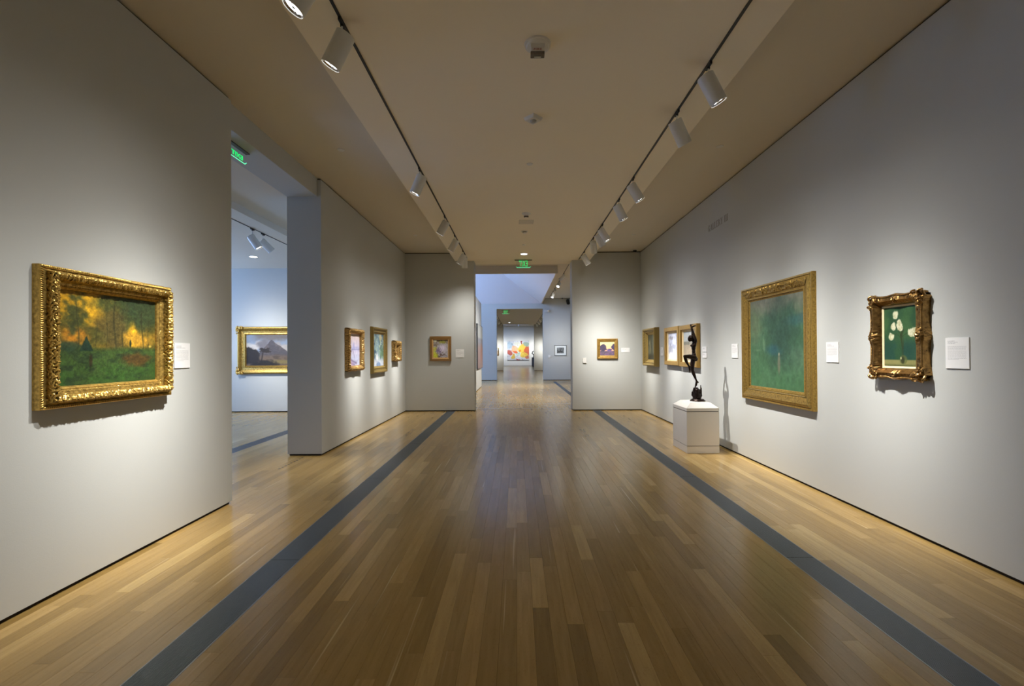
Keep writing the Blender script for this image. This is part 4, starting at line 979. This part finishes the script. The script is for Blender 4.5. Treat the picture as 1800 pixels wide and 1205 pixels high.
# ------------------------------------------------------------------ wall labels
def wall_label(side, u, v, W, H, label, wallx=None, heads=3, lines=9, mt=M_paper):
    loc, rz = wall_pose(side, u, v, wallx)
    t = thing('wall_label', loc, label, 'label', rz)
    box('board', -W/2, W/2, -0.008, 0.0005, -H/2, H/2, mt, t, bevel=0.0006)
    bm = bmesh.new(); r = random.Random(int(u*100)); z = H/2-0.022; x0 = -W/2+0.018; x1 = W/2-0.018
    def line(z, frac, th):
        x = x0
        while x < x0+(x1-x0)*frac:
            l = min(r.uniform(0.005, 0.016), x0+(x1-x0)*frac-x)
            if l > 0.002: bm_box(bm, x, x+l, -0.0084, -0.0078, z-th/2, z+th/2)
            x += l+0.0028
    for k in range(heads): line(z, r.uniform(.3, .75) if k else .4, 0.0028); z -= 0.0085
    z -= 0.012
    for k in range(lines):
        if z < -H/2+0.018: break
        line(z, 1 if k < lines-1 else .6, 0.0016); z -= 0.0082
    o = bm_obj('printed_text', bm, t, M_print); o['kind'] = 'stuff'
    return t
wall_label('L', 3.70, 1.413, .17, .20, 'white wall text panel right of the dusk woodland painting', lines=11)
wall_label('L', 9.50, 1.405, .13, .20, 'narrow white label beside the garden scene, seen almost edge on')
wall_label('B', -1.395, 1.412, .205, .205, 'white wall text panel right of the rocky stream picture on the back wall')
wall_label('B', 2.652, 1.468, .205, .11, 'small wide white label right of the sunset landscape on the back wall', lines=0, heads=3)
wall_label('R', 9.53, 1.43, .16, .175, 'small white label right of the very deep gold frame')
wall_label('R', 7.37, 1.459, .165, .086, 'upper of two small stacked labels right of the bronze dancer', lines=0, heads=3)
wall_label('R', 7.37, 1.362, .165, .086, 'lower of two small stacked labels right of the bronze dancer', lines=0, heads=3)
wall_label('R', 6.35, 1.428, .178, .196, 'white wall text panel between the pedestal and the large green painting')
wall_label('R', 4.387, 1.407, .17, .194, 'white wall text panel just right of the large green painting')
wall_label('R', 3.146, 1.399, .168, .212, 'white wall text panel at far right, beside the white flowers painting', lines=12)
wall_label('B', -1.35, 1.32, .22, .26, 'faint label on the second gallery back wall left of its portal', wallx=Y2, mt=M_wall)
# switch plates
def plate(u, v, wallx, W, H, label):
    t = thing('thermostat', (u, wallx, v), label, 'thermostat')
    box('cover', -W/2, W/2, -0.028, 0.0005, -H/2, H/2, M_plastic, t, bevel=0.004)
    box('vent_slot', -W/2+0.008, W/2-0.008, -0.0285, -0.027, -H/2+0.012, -H/2+0.016, M_print, t)
plate(1.650, 1.222, YB, 0.083, 0.128, 'small white thermostat low on the back wall right of the portal')
plate(1.664, 1.223, Y2, 0.11, 0.15, 'tiny white thermostat on the second gallery back wall below the strobe')
ws = thing('wall_strobe', (1.562, Y2, 3.55), 'white wall strobe high beside the second portal', 'fire alarm')
box('base', -.13, .13, -.05, .0005, -.07, .07, M_plastic, ws, bevel=.01); box('strobe_lens', .02, .10, -.09, -.048, -.04, .04, M_strobe, ws, bevel=.01)
# small floor vents cut in the boards by the column
fv = thing('floor_outlet_slots', (-2.95, 5.9, 0), 'row of small dark slots in the oak floor in the tall left opening', 'floor vent')
bm = bmesh.new()
for i in range(9): bm_box(bm, -0.012+0.004*(i % 2), 0.012, i*0.075-0.28, i*0.075-0.245, -0.0004, 0.0008)
o = bm_obj('slots', bm, fv, M_dark); o['kind'] = 'stuff'

# gallery name lettering, drawn stroke by stroke
def glyph(ch):
    T, t, s = .17, .055, .05   # thick, thin, serif
    q = []
    def R(x0, y0, x1, y1): q.append([(x0, y0), (x1, y0), (x1, y1), (x0, y1)])
    def Sl(x0, x1, w0, y0=0., y1=1.): q.append([(x0, y0), (x0+w0, y0), (x1+w0, y1), (x1, y1)])
    if ch == 'I': R(.07, 0, .07+T, 1); R(0, 0, .31, t); R(0, 1-t, .31, 1); w = .31
    elif ch == 'L': R(.07, 0, .07+T, 1); R(0, 0, .5, t); R(.45, 0, .5, .22); R(0, 1-t, .31, 1); w = .52
    elif ch == 'E': R(.07, 0, .07+T, 1); R(0, 0, .52, t); R(.47, 0, .52, .22); R(0, 1-t, .5, 1); R(.45, .8, .5, 1); R(.2, .49, .4, .49+t); w = .55
    elif ch == 'A': Sl(.06, .3, .06); Sl(.42, .26, .17); R(.16, .3, .5, .3+t); R(0, 0, .2, t); R(.36, 0, .66, t); w = .66
    elif ch == 'Y': R(.24, 0, .24+T, .45); q.append([(.24, .42), (.41, .42), (.2, 1), (.03, 1)]); q.append([(.34, .42), (.41, .45), (.58, 1), (.52, 1)]); R(.15, 0, .5, t); R(0, 1-t, .26, 1); R(.44, 1-t, .66, 1); w = .66
    elif ch == 'R':
        R(.07, 0, .07+T, 1); R(0, 0, .31, t); R(0, 1-t, .31, 1)
        q.append([(.3, .5), (.44, .5), (.64, 0), (.48, 0)]); w = .66
        P = [(.2+.27*math.cos(a), .76+.24*math.sin(a)) for a in np.linspace(-1.57, 1.57, 9)]; P2 = [(.2+.14*math.cos(a), .76+.19*math.sin(a)) for a in np.linspace(-1.57, 1.57, 9)]
        for i in range(8): q.append([P[i], P[i+1], P2[i+1], P2[i]])
    elif ch == 'G':
        w = .66; A_ = np.linspace(.75, 5.5, 18); P = [(.32+.32*math.cos(a), .5+.51*math.sin(a)) for a in A_]; P2 = [(.34+.17*math.cos(a), .5+.46*math.sin(a)) for a in A_]
        for i in range(17): q.append([P[i], P[i+1], P2[i+1], P2[i]])
        R(.44, .02, .6, .42); R(.34, .40, .66, .45); R(.53, .66, .58, .97)
    return q, w
gt = thing('gallery_lettering', (XR, 7.205, 3.305), 'thin grey serif words GALLERY III applied high on the right wall', 'lettering', -math.pi/2)
x = 0; quads = []
for ch in 'GALLERY III':
    if ch == ' ': x += .35; continue
    q, w_ = glyph(ch); quads.append((ch, x, q)); x += w_+.09
sc = 0.685/x; names = {'G': 'letter', 'A': 'letter'}
for ch, xo, q in quads:
    bm = bmesh.new()
    for P in q:
        a = [bm.verts.new(((p[0]+xo)*sc, -0.0012, p[1]*0.098)) for p in P]; b = [bm.verts.new(((p[0]+xo)*sc, 0.0004, p[1]*0.098)) for p in P]
        bm.faces.new(a); bm.faces.new(b[::-1])
        for i in range(4): bm.faces.new((a[i], b[i], b[(i+1) % 4], a[(i+1) % 4]))
    bmesh.ops.recalc_face_normals(bm, faces=bm.faces)
    bm_obj('letter', bm, gt, mat('vinyl_grey', L4(140, 134, 122), 0.6) if 'vinyl_grey' not in bpy.data.materials else bpy.data.materials['vinyl_grey'])

# ------------------------------------------------------------------ pedestal and bronze
PX, PY = 2.59, 6.645
ped = thing('pedestal', (PX, PY, 0), 'low white square pedestal with sloped top, under the bronze dancer by the right wall', 'pedestal')
HX, HY = 0.2255, 0.283
def prism(name, z0, z1, ins, m, bevel=0, ins1=None):
    bm = bmesh.new(); ins1 = ins if ins1 is None else ins1
    a = [bm.verts.new((sx*(HX-ins), sy*(HY-ins), z0)) for sx, sy in ((-1, -1), (1, -1), (1, 1), (-1, 1))]
    b = [bm.verts.new((sx*(HX-ins1), sy*(HY-ins1), z1)) for sx, sy in ((-1, -1), (1, -1), (1, 1), (-1, 1))]
    bm.faces.new(a[::-1]); bm.faces.new(b)
    for i in range(4): j = (i+1) % 4; bm.faces.new((a[i], a[j], b[j], b[i]))
    return bm_obj(name, bm, ped, m, bevel=bevel)
prism('plinth', 0.003, 0.100, 0, M_pedestal, 0.001)
prism('groove', 0.099, 0.108, 0.006, M_groove)
prism('body', 0.107, 0.578, 0, M_pedestal, 0.001)
prism('groove', 0.577, 0.590, 0.008, M_groove)
prism('cap', 0.589, 0.630, 0, M_pedestal, 0.001)
prism('sloped_top', 0.630, 0.700, 0.0005, M_pedestal, 0, 0.085)

def solid(name, parts, parent, m, voxel=0.006, smooth_it=3):
    """tapered capsules and ellipsoids fused into one continuous surface"""
    bm = bmesh.new()
    for p in parts:
        if p[0] == 'e': bm_ell(bm, Vector(p[1]), p[2], p[3] if len(p) > 3 else None, 20, 14)
        else:
            a, b, r0, r1 = Vector(p[1]), Vector(p[2]), p[3], p[4]
            bm_tube(bm, a, b, r0, r1, 16); bm_ell(bm, a, (r0*.999,)*3, None, 14, 10); bm_ell(bm, b, (r1*.999,)*3, None, 14, 10)
    me = bpy.data.meshes.new(name); bm.to_mesh(me); bm.free()
    tmp = bpy.data.objects.new('tmp', me); COL.objects.link(tmp)
    md = tmp.modifiers.new('r', 'REMESH'); md.mode = 'VOXEL'; md.voxel_size = voxel; md.use_smooth_shade = True
    ms_ = tmp.modifiers.new('s', 'SMOOTH'); ms_.factor = 0.5; ms_.iterations = smooth_it
    bpy.context.view_layer.update()
    nm = bpy.data.meshes.new_from_object(tmp.evaluated_get(bpy.context.evaluated_depsgraph_get()))
    bpy.data.objects.remove(tmp); nm.name = name; nm.materials.clear(); nm.materials.append(m)
    nm.polygons.foreach_set('use_smooth', np.ones(len(nm.polygons), bool))
    return link_mesh(name, nm, parent)
br = thing('bronze_statue', (2.625, 6.66, 0.700), 'dark bronze dancer on one foot, knee raised and arms overhead, on the pedestal', 'sculpture')
def ip(zx, zy, dy=0.0):   # traced side view (X, Z) with depth dy, relative to the statue base
    return (2.619+(zx-170)*.00108-2.72, dy, .674+(1155-zy)*.00108-.63-0.036)
B = []
def cap(a, b, r0, r1):
    q = 0.80 if r0 > .016 else 1.0
    B.append(('c', a, b, r0*q, r1*(0.80 if r1 > .016 else (.9 if q < 1 else 1.0))))
RS = 0.80
# standing leg (far hip) -> knee -> ankle -> toes
hipS, kneeS, ankS, ballS, toeS = ip(228, 592, .035), ip(211, 742, .02), ip(262, 893, .0), ip(252, 945, -.002), ip(240, 972, -.004)
cap(hipS, ip(214, 660, .03), .046, .043); cap(ip(214, 660, .03), kneeS, .043, .028); cap(kneeS, ip(228, 795, .014), .028, .031); cap(ip(228, 795, .014), ip(250, 860, .004), .030, .018); cap(ip(250, 860, .004), ankS, .018, .014)
cap(ankS, ballS, .015, .016); cap(ballS, toeS, .015, .009); cap(ankS, ip(281, 906, .0), .013, .012)
for k in range(5): cap((ballS[0]-.004, ballS[1]-.014+.007*k, ballS[2]-.012), (toeS[0]-.006+.002*k, toeS[1]-.014+.007*k, toeS[2]-.004), .0048, .0036)
# raised leg
hipR, kneeR, ankR, toeR = ip(222, 568, -.035), ip(78, 548, -.055), ip(143, 690, -.05), ip(150, 762, -.05)
cap(hipR, ip(150, 552, -.045), .046, .041); cap(ip(150, 552, -.045), kneeR, .041, .028); cap(kneeR, ip(100, 615, -.053), .027, .030); cap(ip(100, 615, -.053), ip(128, 668, -.05), .029, .017); cap(ip(128, 668, -.05), ankR, .017, .014)
cap(ankR, ip(150, 735, -.05), .015, .015); cap(ip(150, 735, -.05), toeR, .013, .008); cap(ankR, ip(155, 690, -.05), .013, .012)
for k in range(5): cap((toeR[0], toeR[1]-.012+.006*k, toeR[2]+.012), (toeR[0], toeR[1]-.012+.006*k, toeR[2]-.010-.002*(k == 1)), .0045, .0034)
# pelvis, waist, ribcage
B.append(('e', ip(232, 572, 0), (.034, .052, .042))); B.append(('e', ip(248, 592, .026), (.026, .028, .032))); B.append(('e', ip(248, 588, -.026), (.025, .028, .031)))
B.append(('e', ip(226, 530, 0), (.029, .043, .048))); B.append(('e', ip(223, 480, 0), (.026, .037, .048))); B.append(('e', ip(223, 435, 0), (.030, .043, .048))); B.append(('e', ip(228, 395, 0), (.033, .050, .046))); B.append(('e', ip(236, 360, 0), (.030, .054, .034)))
B.append(('e', ip(198, 402, .022), (.016, .018, .017))); B.append(('e', ip(198, 402, -.022), (.016, .018, .017)))
B.append(('e', ip(238, 345, .046), (.021, .021, .022))); B.append(('e', ip(238, 345, -.046), (.021, .021, .022)))
# neck and head turned down and forward
cap(ip(232, 350, 0), ip(200, 322, 0), .022, .021)
hd = Matrix.Rotation(math.radians(-38), 3, 'Y')
B.append(('e', ip(180, 308, 0), (.040, .034, .042), hd)); B.append(('e', ip(168, 322, 0), (.026, .024, .030), hd))
B.append(('e', ip(154, 318, 0), (.007, .006, .010), hd)); B.append(('e', ip(160, 336, 0), (.010, .012, .009)))
for s in (-1, 1): B.append(('e', ip(163, 308, s*.013), (.006, .007, .004))); B.append(('e', ip(188, 316, s*.034), (.008, .005, .011)))
# arms overhead
for s, el, wr in ((-1, ip(205, 212, -.030), ip(184, 140, -.012)), (1, ip(222, 225, .040), ip(206, 150, .020))):
    sh = ip(234, 335, s*.056); cap(sh, ip(225, 285, s*.050), .024, .021); cap(ip(225, 285, s*.050), el, .021, .017); cap(el, ip((205+184)/2 if s < 0 else 214, 185, (el[1]+wr[1])/2), .017, .016); cap(ip((205+184)/2 if s < 0 else 214, 185, (el[1]+wr[1])/2), wr, .016, .0105)
    if s < 0: palm = ip(182, 118, -.008); dirv = (Vector(ip(215, 112, 0))-Vector(palm)).normalized()
    else: palm = ip(228, 138, .014); dirv = (Vector(ip(262, 118, .01))-Vector(palm)).normalized()
    cap(wr, palm, .0105, .013); side = Vector((0, 1, 0))
    for k, l in enumerate((.030, .036, .038, .034)):
        b0 = Vector(palm)+side*(.0105*(k-1.5))+dirv*.006; mid_ = b0+dirv*l*.55+Vector((0, 0, .004)); tip = mid_+dirv*l*.5+Vector((0, 0, -.007))
        cap(b0, mid_, .0058, .0052); cap(mid_, tip, .0052, .0042)
    th = Vector(palm)+side*(-.012*s); cap(th, th+side*(-.012*s)+dirv*.012+Vector((0, 0, -.008)), .0062, .005); cap(th+side*(-.012*s)+dirv*.012+Vector((0, 0, -.008)), th+side*(-.016*s)+dirv*.026+Vector((0, 0, -.010)), .005, .0042)
solid('figure', B, br, M_bronze, 0.0034, 2)
Hh = []
Hh.append(('e', ip(188, 298, 0), (.044, .038, .040), hd)); Hh.append(('e', ip(170, 282, 0), (.026, .030, .018), hd)); Hh.append(('c', ip(160, 272, -.012), ip(178, 262, .010), .008, .006)); Hh.append(('e', ip(222, 318, 0), (.020, .018, .017)))
for k in range(10):
    a = k*.63; Hh.append(('e', tuple(Vector(ip(190, 298, 0))+Vector((.036*math.cos(a), .030*math.sin(a), .012*math.sin(a*2)))), (.014, .013, .012)))
solid('hair', Hh, br, M_bronze, 0.0036, 1)
# rocky base and round foot
bm = bmesh.new(); bm_tube(bm, (0.01, 0, 0.0), (0.01, 0, 0.012), 0.112, 0.110, 40); bm_tube(bm, (0.01, 0, 0.012), (0.01, 0, 0.030), 0.102, 0.088, 40)
bm_obj('foot_disc', bm, br, M_bronze, smooth=True, angle=30)
Rk = [('e', (0.0, 0, .07), (.066, .066, .07)), ('e', (-.008, 0, .14), (.055, .055, .055))]
rr = random.Random(5)
for k in range(52):
    a = rr.uniform(0, 6.28); r = rr.uniform(.02, .074); hgt = rr.uniform(.12, .196) if r < .062 else rr.uniform(.07, .17); z0_ = rr.uniform(.02, .09)
    Rk.append(('c', (0.002+r*math.cos(a), r*math.sin(a), z0_), (0.002+r*math.cos(a)*.96+rr.uniform(-.006, .006), r*math.sin(a)*.96, max(hgt, z0_+.02)), rr.uniform(.008, .014), rr.uniform(.004, .009)))
Rk.append(('c', (.058, 0, .1), (.060, 0, .235), .016, .005)); Rk.append(('c', (.070, .015, .1), (.074, .012, .19), .013, .006)); Rk.append(('c', (-.05, -.02, .08), (-.055, -.02, .19), .014, .008))
Rk.append(('e', (-.020, -.002, .190), (.032, .028, .014)))
solid('rock_base', Rk, br, M_bronze, 0.0036, 0)
br.scale = (0.965, 0.965, 0.985)
# far sculpture on grey plinth
fp = thing('grey_plinth', (1.72, 46.8, 0), 'dark grey plinth at the right edge of the far end wall', 'plinth')
box('body', -.2, .2, -.2, .2, 0.02, 0.93, M_greyplinth, fp); box('base', -.18, .18, -.18, .18, 0, 0.02, M_dark, fp)
fs = thing('abstract_sculpture', (1.72, 46.8, .955), 'small black looping sculpture on the grey plinth at the far end', 'sculpture')
F_ = []; pts = [(.02, .0, .02), (.0, 0, .2), (.09, 0, .3), (.12, 0, .5), (.02, 0, .64), (-.1, 0, .56), (-.16, 0, .34), (-.04, 0, .3)]
for a, b in zip(pts, pts[1:]): F_.append(('c', a, b, .045, .04))
F_.append(('e', (0, 0, .02), (.1, .1, .02)))
solid('loop', F_, fs, M_black, 0.02, 1)
